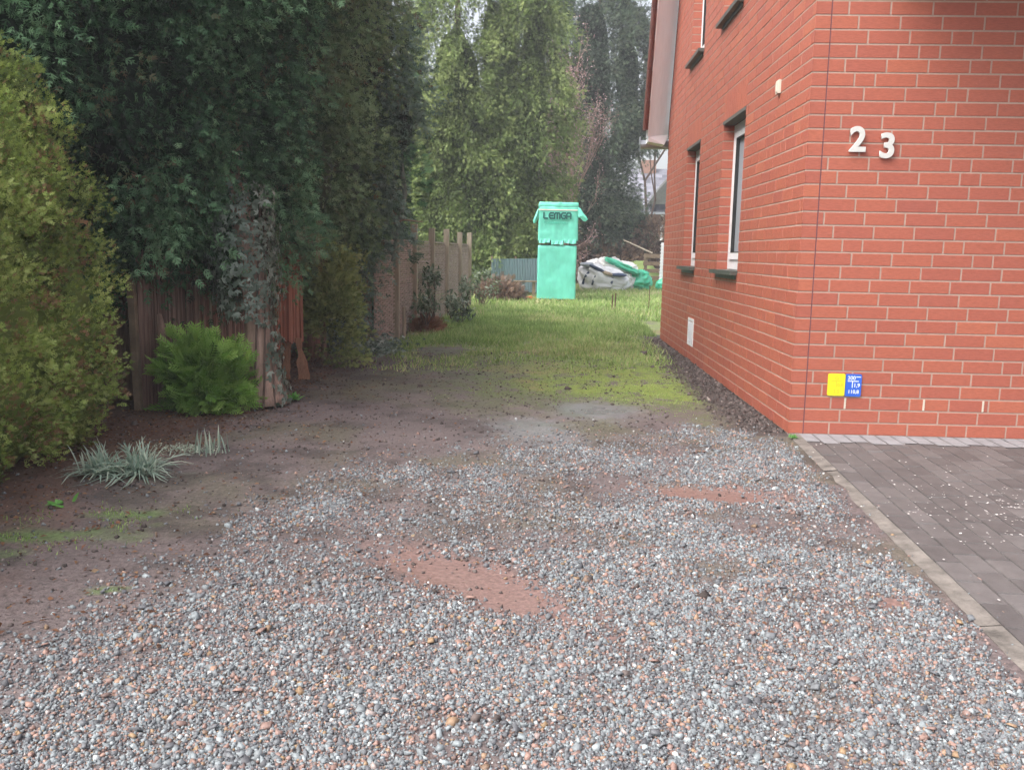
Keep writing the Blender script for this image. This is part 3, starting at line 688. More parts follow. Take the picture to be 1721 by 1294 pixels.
# ---------------------------------------------------------------- foliage builders
def spray_tmpl(seed, n=4, spread=.42, leafw=.12):
    rg_ = np.random.default_rng(seed); vs = []; fs = []
    def kite(b, d, L, w):
        d = d/np.linalg.norm(d); s = np.array([-d[1], d[0], 0]); k = len(vs)
        vs.extend([b, b+d*L*.45+s*w, b+d*L+np.array([0, 0, -.04]), b+d*L*.45-s*w]); fs.append((k, k+1, k+2, k+3))
    for i in range(n):
        t = .12+.72*i/n; L = (spread*(1-t*.55))*rg_.uniform(.8, 1.2)
        for sg in (-1, 1): kite(np.array([t, 0, -.10*t*t]), np.array([.75, sg*.75, 0.]), L, leafw*.5*rg_.uniform(.8, 1.2))
    kite(np.array([.0, 0, 0.]), np.array([1., 0, -.1]), 1.0, leafw*.4)
    return np.array(vs, float), np.array(fs)
SPR = [spray_tmpl(1, 5, .46, .085), spray_tmpl(2, 6, .38, .075), spray_tmpl(3, 5, .55, .10)]
FINE = [spray_tmpl(4, 2, .50, .15), spray_tmpl(5, 2, .38, .13), spray_tmpl(6, 3, .45, .12)]
def sprays(pos, d, size, tint, rng, flat=None, tm=None):
    tm = tm or SPR; k = rng.integers(0, 3, len(pos)); rot = frames(d, rng, flat); g = []
    for i in range(3):
        q = k == i
        if q.any(): g.append(inst(*tm[i], pos[q], rot[q], size[q], tint[q]))
    return g
def lumpy(c, r, seed, nu=26, nv=16, amp=.14):
    u = np.linspace(0, 2*math.pi, nu, endpoint=False); v = np.linspace(.02, math.pi-.02, nv); U, Vv = np.meshgrid(u, v)
    k = 1 + amp*(2*fbm(np.cos(U)*np.sin(Vv)*2+9, np.sin(U)*np.sin(Vv)*2+Vv*2+9, 1.3, seed)-1)
    P = np.stack([c[0]+r[0]*k*np.sin(Vv)*np.cos(U), c[1]+r[1]*k*np.sin(Vv)*np.sin(U), c[2]+r[2]*k*np.cos(Vv)], -1).reshape(-1, 3)
    i, j = np.meshgrid(np.arange(nu), np.arange(nv-1)); i = i.ravel(); j = j.ravel(); i2 = (i+1) % nu
    return P, np.stack([j*nu+i, (j+1)*nu+i, (j+1)*nu+i2, j*nu+i2], 1)
def crown(name, parent, m, ells, nclump, per, size, seed, droop=.2, rise=0., clen=.35, cwid=.12, tmean=.4, tsd=.18, brown=.03, core=.70, zmin=.03, front=.7, jit=.10, lump=.20, lf=1.7, gap=.32, coret=.03, tm=None, tj=.17):
    rng = np.random.default_rng(seed); E = np.array(ells, float)
    area = (E[:, 3]*E[:, 5]+E[:, 4]*E[:, 5]+E[:, 3]*E[:, 4]); P = []; Nn = []
    tot = 0
    while tot < nclump:
        k = rng.choice(len(E), nclump, p=area/area.sum()); dn = unit(rng.normal(size=(nclump, 3)))
        dn = np.where(((dn[:, 1] > .25) & (rng.random(nclump) < front))[:, None], dn*np.array([1, -1, 1]), dn)
        e = E[k]; p = e[:, :3]+dn*e[:, 3:6]; ok = p[:, 2] > zmin
        for j in range(len(E)):
            q = (((p-E[j, :3])/(E[j, 3:6]*.93))**2).sum(1) < 1
            ok &= ~(q & (k != j))
        p = p[ok]; n_ = unit(dn[ok]/e[ok][:, 3:6]*e[ok][:, 3:6].mean(1, keepdims=True))
        P.append(p); Nn.append(n_); tot += len(p)
    P = np.concatenate(P)[:nclump]; Nn = np.concatenate(Nn)[:nclump]
    lum = fbm(P[:, 0]*1.3+P[:, 1]*1.1+seed*3.1, P[:, 2]*.85+P[:, 1]*.4, lf, seed, 3); rk = lum > gap + rng.normal(size=len(lum))*.03
    P, Nn, lum = P[rk], Nn[rk], lum[rk]; nclump = len(P)
    P = P + Nn*((lum-.55)*2*lump*max(.35, clen*2.2)*2)[:, None]
    P = P - Nn*rng.random((nclump, 1))**2*.35*clen*2 + rng.normal(size=P.shape)*jit*clen
    D = unit(Nn + np.array([0, 0, 1.])*(rise-droop) + rng.normal(size=P.shape)*.28)
    cs = rng.uniform(.6, 1.5, nclump); ct = rng.normal(tmean, tsd, nclump) + (lum-.5)*1.0; cb = rng.random(nclump) < brown
    idx = np.repeat(np.arange(nclump), per); t = rng.random(len(idx))**.8*1.25-.35
    off = rng.normal(size=(len(idx), 3)); off -= (off*D[idx]).sum(1, keepdims=True)*D[idx]
    rad = cwid*cs[idx]*(1.05-.6*np.clip(t, 0, 1)); off = off*rad[:, None]*.6
    pos = P[idx] + D[idx]*(t*clen*cs[idx])[:, None] + off + np.array([0, 0, -1.])*(np.clip(t, 0, 1)**2*clen*droop*.5)[:, None]
    d = D[idx]*1.15 + unit(off)*.62 + rng.normal(size=pos.shape)*.25 + np.array([0, 0, 1.])*(rise*.5-droop*.4)
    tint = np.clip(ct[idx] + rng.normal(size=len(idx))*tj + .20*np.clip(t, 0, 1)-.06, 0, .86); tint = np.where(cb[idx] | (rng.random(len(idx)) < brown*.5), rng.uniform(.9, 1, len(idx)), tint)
    k = pos[:, 2] > .012; pos, d, tint = pos[k], d[k], tint[k]
    g = sprays(pos, d, size*rng.uniform(.7, 1.35, len(pos)), tint, rng, tm=tm)
    if core > 0:  # inner core in a darker leaf tint, painting shade into the crown
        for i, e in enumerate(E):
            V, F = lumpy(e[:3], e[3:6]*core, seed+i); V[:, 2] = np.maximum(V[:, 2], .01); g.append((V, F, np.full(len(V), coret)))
    return np_mesh(name, g, m, parent)
def trunk(parent, pts, rad, m=None, n=12, jag=.14, seed=1, name='trunk'):
    ps = [Vector(p) for p in pts]; P = []; Rr = []
    for i in range(len(ps)-1):
        for k in range(6):
            t = k/6; P.append(ps[i].lerp(ps[i+1], t)); Rr.append(rad[i]*(1-t)+rad[i+1]*t)
    P.append(ps[-1]); Rr.append(rad[-1]); mb = MB(); mb.tube(P, Rr, n*2, 0, jag, seed); return mb.build(name, m or M_bark, parent, smooth=True)

# ---- light clipped hedge
h = thing('hedge', 'light yellow-green clipped hedge with brown patches, tall at the left edge', 'hedge', (-3.2, 4.2, 0))
h['label'] = 'light yellow-green clipped hedge with brown patches, beside the grey-leaved clumps'
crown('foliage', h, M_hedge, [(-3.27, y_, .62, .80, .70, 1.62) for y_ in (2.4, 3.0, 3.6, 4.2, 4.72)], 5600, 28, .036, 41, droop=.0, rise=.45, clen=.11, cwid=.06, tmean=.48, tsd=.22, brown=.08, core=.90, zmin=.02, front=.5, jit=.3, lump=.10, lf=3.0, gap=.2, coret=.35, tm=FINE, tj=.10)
for y_ in (3.4, 4.0, 4.6, 5.1): trunk(h, [(-3.2, y_, 0), (-3.2, y_, 1.2)], [.04, .03], seed=int(y_*10), name='stem')

# ---- dark conifers on the left
def conifer(label, loc, m, ells, tpts, trad, bark, seed, nclump, per, size, **kw):
    t = thing('conifer_tree', label, 'tree', loc, kw.pop('group', 'tall conifers along the left side'))
    crown('crown', t, m, ells, nclump, per, size, seed, **kw)
    trunk(t, tpts, trad, bark, seed=seed)
    return t
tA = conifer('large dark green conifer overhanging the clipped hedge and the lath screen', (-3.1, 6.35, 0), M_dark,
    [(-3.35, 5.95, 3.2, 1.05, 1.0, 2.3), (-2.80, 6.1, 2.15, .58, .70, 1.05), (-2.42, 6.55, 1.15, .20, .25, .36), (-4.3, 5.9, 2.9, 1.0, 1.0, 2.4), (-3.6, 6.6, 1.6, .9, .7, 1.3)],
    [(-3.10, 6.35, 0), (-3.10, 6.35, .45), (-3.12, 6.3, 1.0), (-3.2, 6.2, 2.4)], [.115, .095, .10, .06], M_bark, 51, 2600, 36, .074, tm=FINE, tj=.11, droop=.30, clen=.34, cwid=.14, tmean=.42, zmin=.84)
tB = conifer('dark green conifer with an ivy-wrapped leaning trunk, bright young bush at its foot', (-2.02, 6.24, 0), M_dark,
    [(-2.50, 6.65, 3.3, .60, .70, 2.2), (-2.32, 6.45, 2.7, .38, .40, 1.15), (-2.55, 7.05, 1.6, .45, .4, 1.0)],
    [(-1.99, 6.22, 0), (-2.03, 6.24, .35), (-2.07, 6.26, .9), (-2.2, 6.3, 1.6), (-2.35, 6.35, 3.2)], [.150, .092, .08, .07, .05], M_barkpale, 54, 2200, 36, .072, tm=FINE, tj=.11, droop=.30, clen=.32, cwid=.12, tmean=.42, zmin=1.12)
tC = conifer('olive-green conifer just past the ivy-wrapped trunk, above the rotten screen end', (-2.6, 8.1, 0), M_olive,
    [(-2.28, 7.95, 3.4, .50, .6, 2.3), (-2.18, 7.9, 1.9, .40, .5, .85), (-2.9, 8.0, 2.8, .6, .6, 2.2)],
    [(-2.6, 8.1, 0), (-2.58, 8.1, .5), (-2.5, 8.05, 1.2), (-2.3, 7.95, 3.4)], [.13, .10, .09, .05], M_barkred, 57, 1400, 28, .075, tm=FINE, droop=.25, clen=.34, cwid=.12, tmean=.66, zmin=1.05, brown=.015)
tD = conifer('narrow olive conifer between the olive one and the bluish one', (-2.5, 9.1, 0), M_olive,
    [(-2.25, 9.1, 3.4, .52, .55, 2.6), (-2.2, 9.1, 1.9, .42, .5, 1.2), (-3.0, 9.1, 2.5, .6, .6, 2.4)],
    [(-2.45, 9.15, 0), (-2.42, 9.1, 1.2), (-2.3, 9.1, 3.0)], [.11, .09, .05], M_bark, 60, 1300, 28, .08, tm=FINE, droop=.3, clen=.36, cwid=.13, tmean=.68, zmin=1.05, brown=.015)
tE = conifer('tall bluish-green conifer at the near end of the woven fence', (-2.1, 10.3, 0), M_blue,
    [(-2.15, 10.3, 3.1, .48, .7, 1.9), (-2.2, 10.2, 3.3, .42, .5, 2.2), (-2.42, 10.2, 1.0, .30, .5, 1.25), (-1.62, 10.15, 2.55, .15, .25, .42), (-3.0, 10.3, 2.6, .7, .8, 2.6)],
    [(-2.15, 10.3, 0), (-2.15, 10.3, 1.5), (-2.2, 10.3, 3.5)], [.13, .10, .05], M_bark, 63, 2000, 30, .085, tm=FINE, droop=.55, clen=.36, cwid=.13, tmean=.56, zmin=.05)
trunk(tE, [(-1.66, 10.2, 2.2), (-1.60, 10.15, 1.75), (-1.68, 10.15, 1.35), (-1.75, 10.15, 1.0)], [.022, .028, .022, .012], M_greytwig, 6, seed=65, name='hanging_branch')
trunk(tE, [(-1.75, 10.12, 1.42), (-1.60, 10.08, 1.47), (-1.38, 10.05, 1.45)], [.010, .008, .004], M_barkpale, 5, seed=66, name='hanging_branch')
# dense filler trees deeper in the row
fillers = [(-4.2, 7.6, 2.6), (-3.9, 9.3, 2.6), (-4.0, 11.5, 2.8), (-3.1, 12.6, 2.6), (-4.8, 14.5, 2.8), (-5.4, 6.2, 2.4), (-5.0, 4.4, 2.6)]
flab = ['dark conifer in the shade behind the ivy-wrapped trunk', 'dark conifer in the shade behind the olive-green one', 'dark conifer behind the bluish conifer',
        'dark conifer showing just above the near end of the woven fence', 'dark conifer behind the middle of the woven fence', 'dark conifer far behind the clipped hedge', 'dark conifer behind the near end of the clipped hedge']
for i, (a, b, c) in enumerate(fillers):
    conifer(flab[i], (a, b, 0), M_dark, [(a, b, c, 1.0, .95, 2.6), (a, b, 1.0, .9, .8, 1.1)], [(a, b, 0), (a, b, 2)], [.12, .06], M_bark, 70+i, 600, 14, .15, droop=.3, clen=.4, cwid=.16, tmean=.32, zmin=.05)

# ---- ivy on the leaning trunk
IVY = (np.array([(0, 0, 0), (.35, .18, .06), (1, 0, 0), (.35, -.18, .06), (0, 0, 0), (.1, .35, .05), (.55, .65, 0), (.4, .2, .04), (0, 0, 0), (.4, -.2, .04), (.55, -.65, 0), (.1, -.35, .05)], float),
       np.array([(0, 1, 2, 3), (4, 5, 6, 7), (8, 9, 10, 11)]))
def leafcloud(name, m, pos, nrm, size, tint, rng, parent=None, tm=IVY):
    d = np.cross(nrm, rng.normal(size=nrm.shape)) + np.array([0, 0, -.6]); return np_mesh(name, [inst(*tm, pos, frames(d, rng, nrm*2.0), size, tint)], m, parent)
ri = np.random.default_rng(19)
n = 2300; z = ri.random(n)**.9*1.55+.02; a = ri.uniform(-math.pi, math.pi, n)
cov = np.where(z > .62, 1.0, sstep(.45, .95, np.cos(a-.0))*1.0)      # lower trunk is bare in front, ivy hugs its right side
k = ri.random(n) < cov; z, a = z[k], a[k]
cx = np.interp(z, [0, .35, .9, 1.6], [-1.99, -2.03, -2.08, -2.12]); cy = np.interp(z, [0, .35, .9, 1.6], [6.22, 6.24, 6.26, 6.3])
rr = np.interp(z, [0, .3, .55, .8, 1.2, 1.6], [.15, .115, .13, .20, .20, .18])*(1+ri.normal(size=len(z))*.12)+.02
nr = np.stack([np.cos(a), np.sin(a), np.zeros(len(a))], 1)
ivy = thing('ivy', 'grey-green ivy climbing the leaning pale trunk', 'ivy', (-2.02, 6.24, 0))
leafcloud('leaves', M_ivy, np.stack([cx+np.cos(a)*rr-(z > .55)*.05, cy+np.sin(a)*rr, z], 1), nr, ri.uniform(.028, .058, len(z)), ri.random(len(z)), ri, ivy)
mb = MB()
for s in range(4):
    aa = -1.9+s*.5; mb.tube([(np.interp(zz, [0, .35, .9, 1.6], [-1.99, -2.03, -2.08, -2.12])+math.cos(aa+zz)*np.interp(zz, [0, .35, 1.6], [.16, .12, .11]), np.interp(zz, [0, 1.6], [6.22, 6.3])+math.sin(aa+zz)*np.interp(zz, [0, .35, 1.6], [.16, .12, .11]), zz) for zz in np.linspace(0, 1.5, 9)], .007, 6)
mb.build('stem', M_twig, ivy)
# ground ivy patch at the foot of the bluish conifer
n = 700; x = ri.normal(-1.95, .22, n); y = ri.normal(9.7, .35, n); z = np.abs(ri.normal(size=n))*.07+.02
o = leafcloud('ground_ivy', M_ivy, np.stack([x, y, z], 1), np.tile(np.array([0, -.5, 1.]), (n, 1)), ri.uniform(.03, .06, n), ri.random(n), ri)
tag(o, 'low ivy leaves spreading on the ground before the bluish conifer', 'ivy', kind='stuff')

# ---- small conifer shrub, young bush, snag, post
t = thing('conifer_shrub', 'small rounded olive conifer shrub beside the orange rotten boards', 'shrub', (-2.2, 8.7, 0))
crown('foliage', t, M_bright2, [(-2.06, 8.40, .40, .22, .22, .50), (-2.13, 8.42, .74, .14, .16, .36)], 900, 18, .05, 81, droop=.0, rise=.2, clen=.13, cwid=.07, tmean=.6, tsd=.16, brown=.0, core=0, jit=.6)
trunk(t, [(-2.2, 8.75, 0), (-2.2, 8.75, .5)], [.03, .02], name='stem')
t = thing('young_bush', 'bright green young conifer bush in front of the ivy-wrapped trunk', 'bush', (-2.32, 6.0, 0))
crown('foliage', t, M_bright, [(-2.40, 5.98, .17, .14, .15, .17), (-2.24, 6.0, .18, .10, .12, .15), (-2.36, 5.98, .30, .09, .10, .10)], 150, 10, .125, 84, droop=.05, rise=.4, clen=.15, cwid=.05, tmean=.5, brown=.0, core=.55, zmin=.0)
trunk(t, [(-2.3, 6.0, 0), (-2.3, 6.0, .25)], [.02, .012], M_twig, name='stem')
M_lath = mat('lath_screen_wood', (.25, .115, .085), .85, .2, attr='tint', stops=[(0, (.11, .065, .052)), (.6, (.24, .15, .12)), (1, (.34, .24, .20))], var=.35, nscale=9, stretch=(6, 6, .6), bump=.4, bscale=30, bstretch=(6, 6, .4))
M_lathred = mat('red_lath_wood', (.30, .10, .06), .85, .2, attr='tint', stops=[(0, (.12, .048, .034)), (.6, (.26, .11, .075)), (1, (.32, .15, .105))], var=.35, nscale=9, stretch=(6, 6, .6), bump=.4, bscale=30, bstretch=(6, 6, .4))
scr = thing('lath_screen', 'weathered reddish upright-lath screen between the clipped hedge and the rotten orange boards', 'screen', (-2.5, 6.9, 0))
def laths(p0, p1, w_, z0f, z1, m, seed):
    rg_ = np.random.default_rng(seed); mb = MB(); p0 = np.array(p0); p1 = np.array(p1); L = np.linalg.norm(p1-p0); d = (p1-p0)/L; nrm = np.array([d[1], -d[0]]); k = 0; a = 0
    while a < L:
        w1 = w_*rg_.uniform(.7, 1.3); c = p0+d*(a+w1/2)+nrm*rg_.normal()*.004; z0 = z0f(a/L)+rg_.normal()*.012; zt = z1+rg_.normal()*.03; hw = w1/2*.92; ti = rg_.normal()*.006
        mb.obox((c[0], c[1], (z0+zt)/2), (d[0]*hw, d[1]*hw, 0), (nrm[0]*.005, nrm[1]*.005, 0), (d[0]*ti, d[1]*ti, (zt-z0)/2), 0, float(np.clip(rg_.normal(.5, .25), 0, 1))); a += w1
    return mb.build('panel', m, scr)
laths((-2.80, 5.98), (-2.62, 6.35), .017, lambda t: .0+.0*t, 1.15, M_lath, 1)
laths((-2.61, 6.36), (-2.40, 7.10), .017, lambda t: .10, 1.15, M_lath, 2)
laths((-2.39, 7.12), (-2.18, 7.85), .030, lambda t: .0 if t < .5 else .30, 1.25, M_lathred, 3)
mb = MB(); mb.tube([(-2.62, 6.02, .28), (-2.60, 6.0, .36), (-2.64, 6.0, .50), (-2.66, 6.0, .66)], [.018, .045, .035, .015], 12, 0, .4, 3); mb.build('dead_knot', M_bark, scr, smooth=True)
t = thing('rotten_boards', 'orange-brown rotten board ends standing apart at the foot of the red lath panel', 'boards', (-2.22, 7.70, 0))
def shard(base, top, w, seed):
    rg_ = np.random.default_rng(seed); mb = MB(); n = 7; L = []; Rr = []
    for k in range(n+1):
        s_ = k/n; cx = base[0]+(top[0]-base[0])*s_; ww = w*(1.15-.55*s_+.16*rg_.normal()); z = base[2]+(top[2]-base[2])*s_
        L.append((cx-ww+rg_.normal()*.006, base[1]+(top[1]-base[1])*s_, z)); Rr.append((cx+ww+rg_.normal()*.006, base[1]+(top[1]-base[1])*s_, z))
    vs = L+Rr+[(p[0], p[1]+.02, p[2]) for p in L+Rr]; m_ = n+1; fs = []
    for k in range(n): fs += [(k, m_+k, m_+k+1, k+1), (2*m_+k, 2*m_+k+1, 3*m_+k+1, 3*m_+k), (k, k+1, 2*m_+k+1, 2*m_+k), (m_+k, 3*m_+k, 3*m_+k+1, m_+k+1)]
    fs.append((n, m_+n, 3*m_+n, 2*m_+n)); mb.add(vs, fs); return mb.build('board', M_rot, t)
shard((-2.275, 7.64, -.02), (-2.265, 7.72, .33), .040, 2)
shard((-2.09, 7.60, -.02), (-2.165, 7.70, .34), .045, 5)
o = MB(); o.obox((-2.80, 5.92, .45), (.024, 0, 0), (0, .024, 0), (-.008, 0, .47)); o = o.build('garden_post', M_wood, bevel=.004)
tag(o, 'short weathered grey post at the far end of the clipped hedge', 'post')
o = MB(); o.tube([(-2.46, 6.45, 0), (-2.47, 6.45, 1.0)], [.012, .010], 8); o = o.build('thin_stake', M_post); tag(o, 'thin pale stake in the shade before the lath screen', 'stake')

# ---- low plants
def strap(n, L, w, seed, cx, cy, spread=.5, up_=1.0, tint=(.2, .9), rad=.05):
    """arching strap leaves: 5-segment ribbons"""
    rg_ = np.random.default_rng(seed); Vs = []; Fs = []; T = []
    for i in range(n):
        a = rg_.random()*2*math.pi; L_ = L*rg_.uniform(.6, 1.15); lean = rg_.uniform(.15, 1)*spread; b = np.array([cx+rg_.normal()*rad, cy+rg_.normal()*rad, -.005])
        h = np.array([math.cos(a), math.sin(a), 0]); s = np.array([-math.sin(a), math.cos(a), 0]); tw = rg_.normal()*.3; base = len(Vs)
        for k in range(6):
            t_ = k/5; p = b + h*L_*lean*(t_**1.3) + np.array([0, 0, 1])*L_*up_*(t_*(1-.42*lean*1.2) - .45*lean*t_**3)
            ww = w*(.55+.9*t_)*(1 if k < 3 else (1.9-1.8*t_)); ww = max(ww, .0006); p[2] = max(p[2], .008)
            Vs += [p-s*ww, p+s*ww+np.array([0, 0, tw*ww])]
        for k in range(5): q = base+2*k; Fs.append((q, q+1, q+3, q+2))
        T += [rg_.uniform(*tint)]*12
    return np.array(Vs), np.array(Fs), np.array(T)
for (cx, cy, n, lab, L) in ((-2.16, 4.17, 110, 'grey-green strap-leaved clump nearest the hedge foot, the left of a touching pair', .23), (-1.99, 4.20, 130, 'grey-green strap-leaved clump touching its twin on the right side', .25)):
    t = thing('strap_leaf_plant', lab, 'plant', (cx, cy, 0), 'strap-leaved clumps by the hedge')
    np_mesh('leaves', [strap(int(n*1.3), L, .0052, int(-cx*100), cx, cy, 1.25, .95, rad=.035)], M_clump, t)
t = thing('strap_leaf_plant', 'small sparse strap-leaved clump standing apart, with upright shoots', 'plant', (-1.82, 4.66, 0), 'strap-leaved clumps by the hedge')
np_mesh('leaves', [strap(22, .16, .005, 5, -1.80, 4.66, .35, 1.0), strap(24, .13, .004, 6, -1.92, 4.66, 1.0, .5)], M_clump, t)
n = 420; x = ri.normal(-1.98, .09, n); y = ri.normal(4.72, .04, n)
lb = MB()
o = np_mesh('white_flecked_groundcover', [inst(*LEAF, np.stack([x, y, ri.uniform(.005, .03, n)], 1), frames(ri.normal(size=(n, 3)), ri), ri.uniform(.008, .018, n), ri.uniform(.6, 1, n))], M_clump)
tag(o, 'pale flecked low leaves beside the small strap-leaved clump', 'ground cover', kind='stuff')
def broad(name, lab, cx, cy, n, L, seed, cat='plant', m=M_fresh):
    rg_ = np.random.default_rng(seed); t = thing(name, lab, cat, (cx, cy, 0))
    np_mesh('leaves', [strap(n, L, .013, seed, cx, cy, .8, .7, (.1, 1), .02)], m, t)
broad('foxglove_rosette', 'small bright green leafy rosette on the bare soil below the hedge', -2.09, 3.66, 9, .085, 31)
broad('leafy_weed', 'bright green leafy weed at the foot of the ivy-wrapped trunk', -1.86, 6.45, 26, .13, 32)
o = np_mesh('grass_tuft', [strap(90, .05, .002, 77, 1.60, 5.50, .6, .8, (0, 1), .012)], M_fresh); tag(o, 'small bright grass tuft where the edging strip meets the brick corner', 'grass tuft')

# ---- woven fence
fence = thing('woven_fence', 'woven willow panel fence with tall pale posts beside the grass', 'fence', (-1.8, 11.2, 0))
FX = lambda yy: -1.90 + (yy-11.2)*.0635
def weave(y0, y1, z0, z1, seed):
    rg_ = np.random.default_rng(seed); mb = MB(); L = y1-y0; nst = 9; dz = .026; z = z0; r = 0
    while z < z1:
        n = nst*3; ph = math.pi*(r % 2); prev = None; zz = z+rg_.normal()*.002
        for k in range(n+1):
            yy = y0+L*k/n; xx = FX(yy)+.017*math.sin(k/3*math.pi+ph); cur = [(xx+.002, yy, zz), (xx+.006, yy, zz+dz*.5), (xx+.002, yy, zz+dz*.80)]
            if prev: mb.add(prev+cur, [(0, 3, 4, 1), (1, 4, 5, 2)])
            prev = cur
        z += dz; r += 1
    for k in range(nst+1):
        yy = y0+L*k/nst; mb.tube([(FX(yy)-.002, yy, z0-.03), (FX(yy)-.002, yy, z1+.01)], .008, 6)
    mb.box(FX((y0+y1)/2)-.03, FX((y0+y1)/2)+.03, y0, y1, z1+.012, z1+.035)
    return mb
py = [11.2, 12.3, 13.6, 14.9, 16.3, 17.5]
pan0 = weave(10.2, 11.17, .03, 1.22, 1); pan0.build('panel', M_weave, fence)
for i, (a, b) in enumerate(zip(py[:-1], py[1:])): weave(a+.05, b-.05, .04, 1.235, i+2).build('panel', M_weave, fence)
for i, yy in enumerate(py):
    mb = MB(); w_ = .045; hh = 1.27 if i == 0 else 1.47+(.02 if i % 2 else 0)
    mb.box(FX(yy)-w_+.02, FX(yy)+w_+.02, yy-w_, yy+w_, 0, hh); mb.build('post', M_post, fence, bevel=.006)
for (x_, y_, hh, lab) in ((-1.76, 11.1, .42, 'short pale wooden stub standing before the first fence post'), (-1.66, 12.2, .40, 'short pale wooden stub before the second fence panel')):
    mb = MB(); mb.tube([(x_, y_, 0), (x_, y_, hh)], .024, 8); tag(mb.build('wooden_stub', M_post, bevel=.003), lab, 'post')
t = thing('dead_fronds', 'heap of red-brown dead conifer fronds at the fence foot', 'dead branches', (-1.62, 12.1, 0))
crown('fronds', t, mat('rust_red_fronds', (.28, .14, .085), .8, .2, var=.4, nscale=20), [(-1.62, 12.1, .04, .14, .26, .09)], 90, 8, .09, 91, droop=.2, clen=.14, cwid=.08, core=.7)
# broad-leaved shrubs before the fence
def shrub(lab, c, r, n, seed, m=M_rhodo, size=(.07, .13), name='broadleaf_shrub'):
    rg_ = np.random.default_rng(seed); t = thing(name, lab, 'shrub', (c[0], c[1], 0), 'broad-leaved shrubs before the woven fence')
    nb = max(6, n//26); mb = MB(); P = []; D = []
    for k in range(nb):
        dn = unit(rg_.normal(size=3)); tip = np.array(c)+dn*np.array(r)*rg_.uniform(.55, 1); tip[2] = max(tip[2], .08)
        mb.tube([(c[0]+rg_.normal()*.04, c[1]+rg_.normal()*.04, 0), tuple((np.array([c[0], c[1], 0])*.4+tip*.6)+rg_.normal(size=3)*.03), tuple(tip)], [.010, .007, .003], 5)
        for q in range(n//nb): P.append(tip+rg_.normal(size=3)*.05); D.append(unit(rg_.normal(size=3)+np.array([0, 0, -.1])))
    P = np.array(P); D = np.array(D); P[:, 2] = np.maximum(P[:, 2], .02)
    np_mesh('leaves', [inst(*leaf_tmpl(.36, .08), P, frames(D, rg_, np.array([0, 0, 1.])), rg_.uniform(*size, len(P)), rg_.random(len(P)))], m, t)
    mb.build('branches', M_twig, t)
shrub('leafy shrub with silvery leaves high against the second fence panel', (-1.62, 12.8, .78), (.14, .3, .10), 150, 1)
shrub('leafy shrub with shiny leaves at knee height in front of the first fence panel', (-1.62, 11.9, .46), (.18, .35, .12), 190, 2)
shrub('low spreading leafy shrub beside the dead fronds', (-1.30, 13.6, .22), (.22, .4, .16), 170, 3)
shrub('leafy shrub in front of the fourth fence panel', (-1.35, 15.4, .50), (.16, .4, .22), 150, 4)
shrub('leafy shrub just past the last fence post', (-1.25, 18.2, .45), (.45, .5, .35), 330, 5)
shrub('low leafy shrub in front of the third fence panel', (-1.50, 14.3, .36), (.10, .3, .16), 160, 6)
def brush(lab, c, r, n, seed, m=M_brownveg, twl=.5, name='bramble_thicket', buds=0):
    rg_ = np.random.default_rng(seed); t = thing(name, lab, 'undergrowth', (c[0], c[1], 0)); mb = MB()
    for k in range(n):
        b = np.array([c[0]+rg_.uniform(-1, 1)*r[0], c[1]+rg_.uniform(-1, 1)*r[1], 0]); d = unit(rg_.normal(size=3)*np.array([.55, .55, .2])+np.array([0, 0, 1])); L_ = rg_.uniform(.5, 1.1)*r[2]*2
        e = b+d*L_; mid = b+d*L_*.5+rg_.normal(size=3)*.05; mb.tube([tuple(b), tuple(mid), tuple(e+np.array([0, 0, -.1]))], [.012, .009, .004], 4)
    mb.build('branches', M_twig, t)
    crown('foliage', t, m, [(c[0], c[1], r[2]*.9, r[0], r[1], r[2])], n*6, 7, .16, seed+1, droop=.1, clen=.25, cwid=.14, core=.5, zmin=0.0)
    return t
brush('brown dead undergrowth left of the green wrapped stack', (-1.0, 20.6, 0), (.40, .6, .15), 60, 7)
brush('brown bramble thicket below the dark far trees, behind the white bag', (1.9, 32.5, 0), (2.0, .7, .75), 110, 8)
brush('greyish-brown thicket at the right, behind the rail fence', (4.6, 33.0, 0), (1.3, .6, 1.25), 90, 9)
t = thing('grassy_mound', 'light green grassy bank beside the rail fence', 'bank', (3.2, 31.5, 0))
V, F = lumpy((3.3, 31.8, 0), (.8, .6, .95), 5, amp=.2); bk_ = np_mesh('bank', [(V, F, np.full(len(V), .5))], M_grass, t, smooth=True)

# ---- mid-distance trees
GRP = 'tall evergreens behind the garden'
tm = conifer('tall loose yellow-green conifer behind the woven fence', (-2.5, 24, 0), M_mid,
    [(-2.45, 24, 4.6, 1.35, 1.1, 4.6), (-2.9, 24.3, 3.0, 1.1, 1.0, 3.0), (-1.75, 23.8, 2.6, .85, .8, 2.0), (-1.5, 24, 6.5, .5, .7, 2.2)], [(-2.4, 24, 0), (-2.4, 24, 4), (-2.4, 24, 9)], [.18, .12, .04], M_bark, 101, 2400, 38, .115, droop=.75, rise=.0, clen=.60, cwid=.16, tm=FINE, tj=.09, tmean=.5, tsd=.24, brown=0, core=.50, coret=.2, gap=.365, lump=.28, group=GRP, front=.8)
tm2 = conifer('tall yellow-green conifer directly behind the green wrapped stack', (-.6, 24.2, 0), M_mid,
    [(-.45, 24.2, 4.9, .78, .9, 4.6), (-.62, 24.2, 2.9, .82, .8, 2.1), (-1.05, 24.3, 6.0, .45, .6, 2.4), (-.25, 24.1, 7.2, .42, .6, 2.4)], [(-.6, 24.2, 0), (-.6, 24.2, 4), (-.6, 24.2, 9)], [.18, .12, .04], M_bark, 103, 2100, 38, .115, droop=.75, rise=.0, clen=.60, cwid=.16, tm=FINE, tj=.09, tmean=.48, tsd=.24, brown=0, core=.50, coret=.2, gap=.365, lump=.28, group=GRP, front=.8)
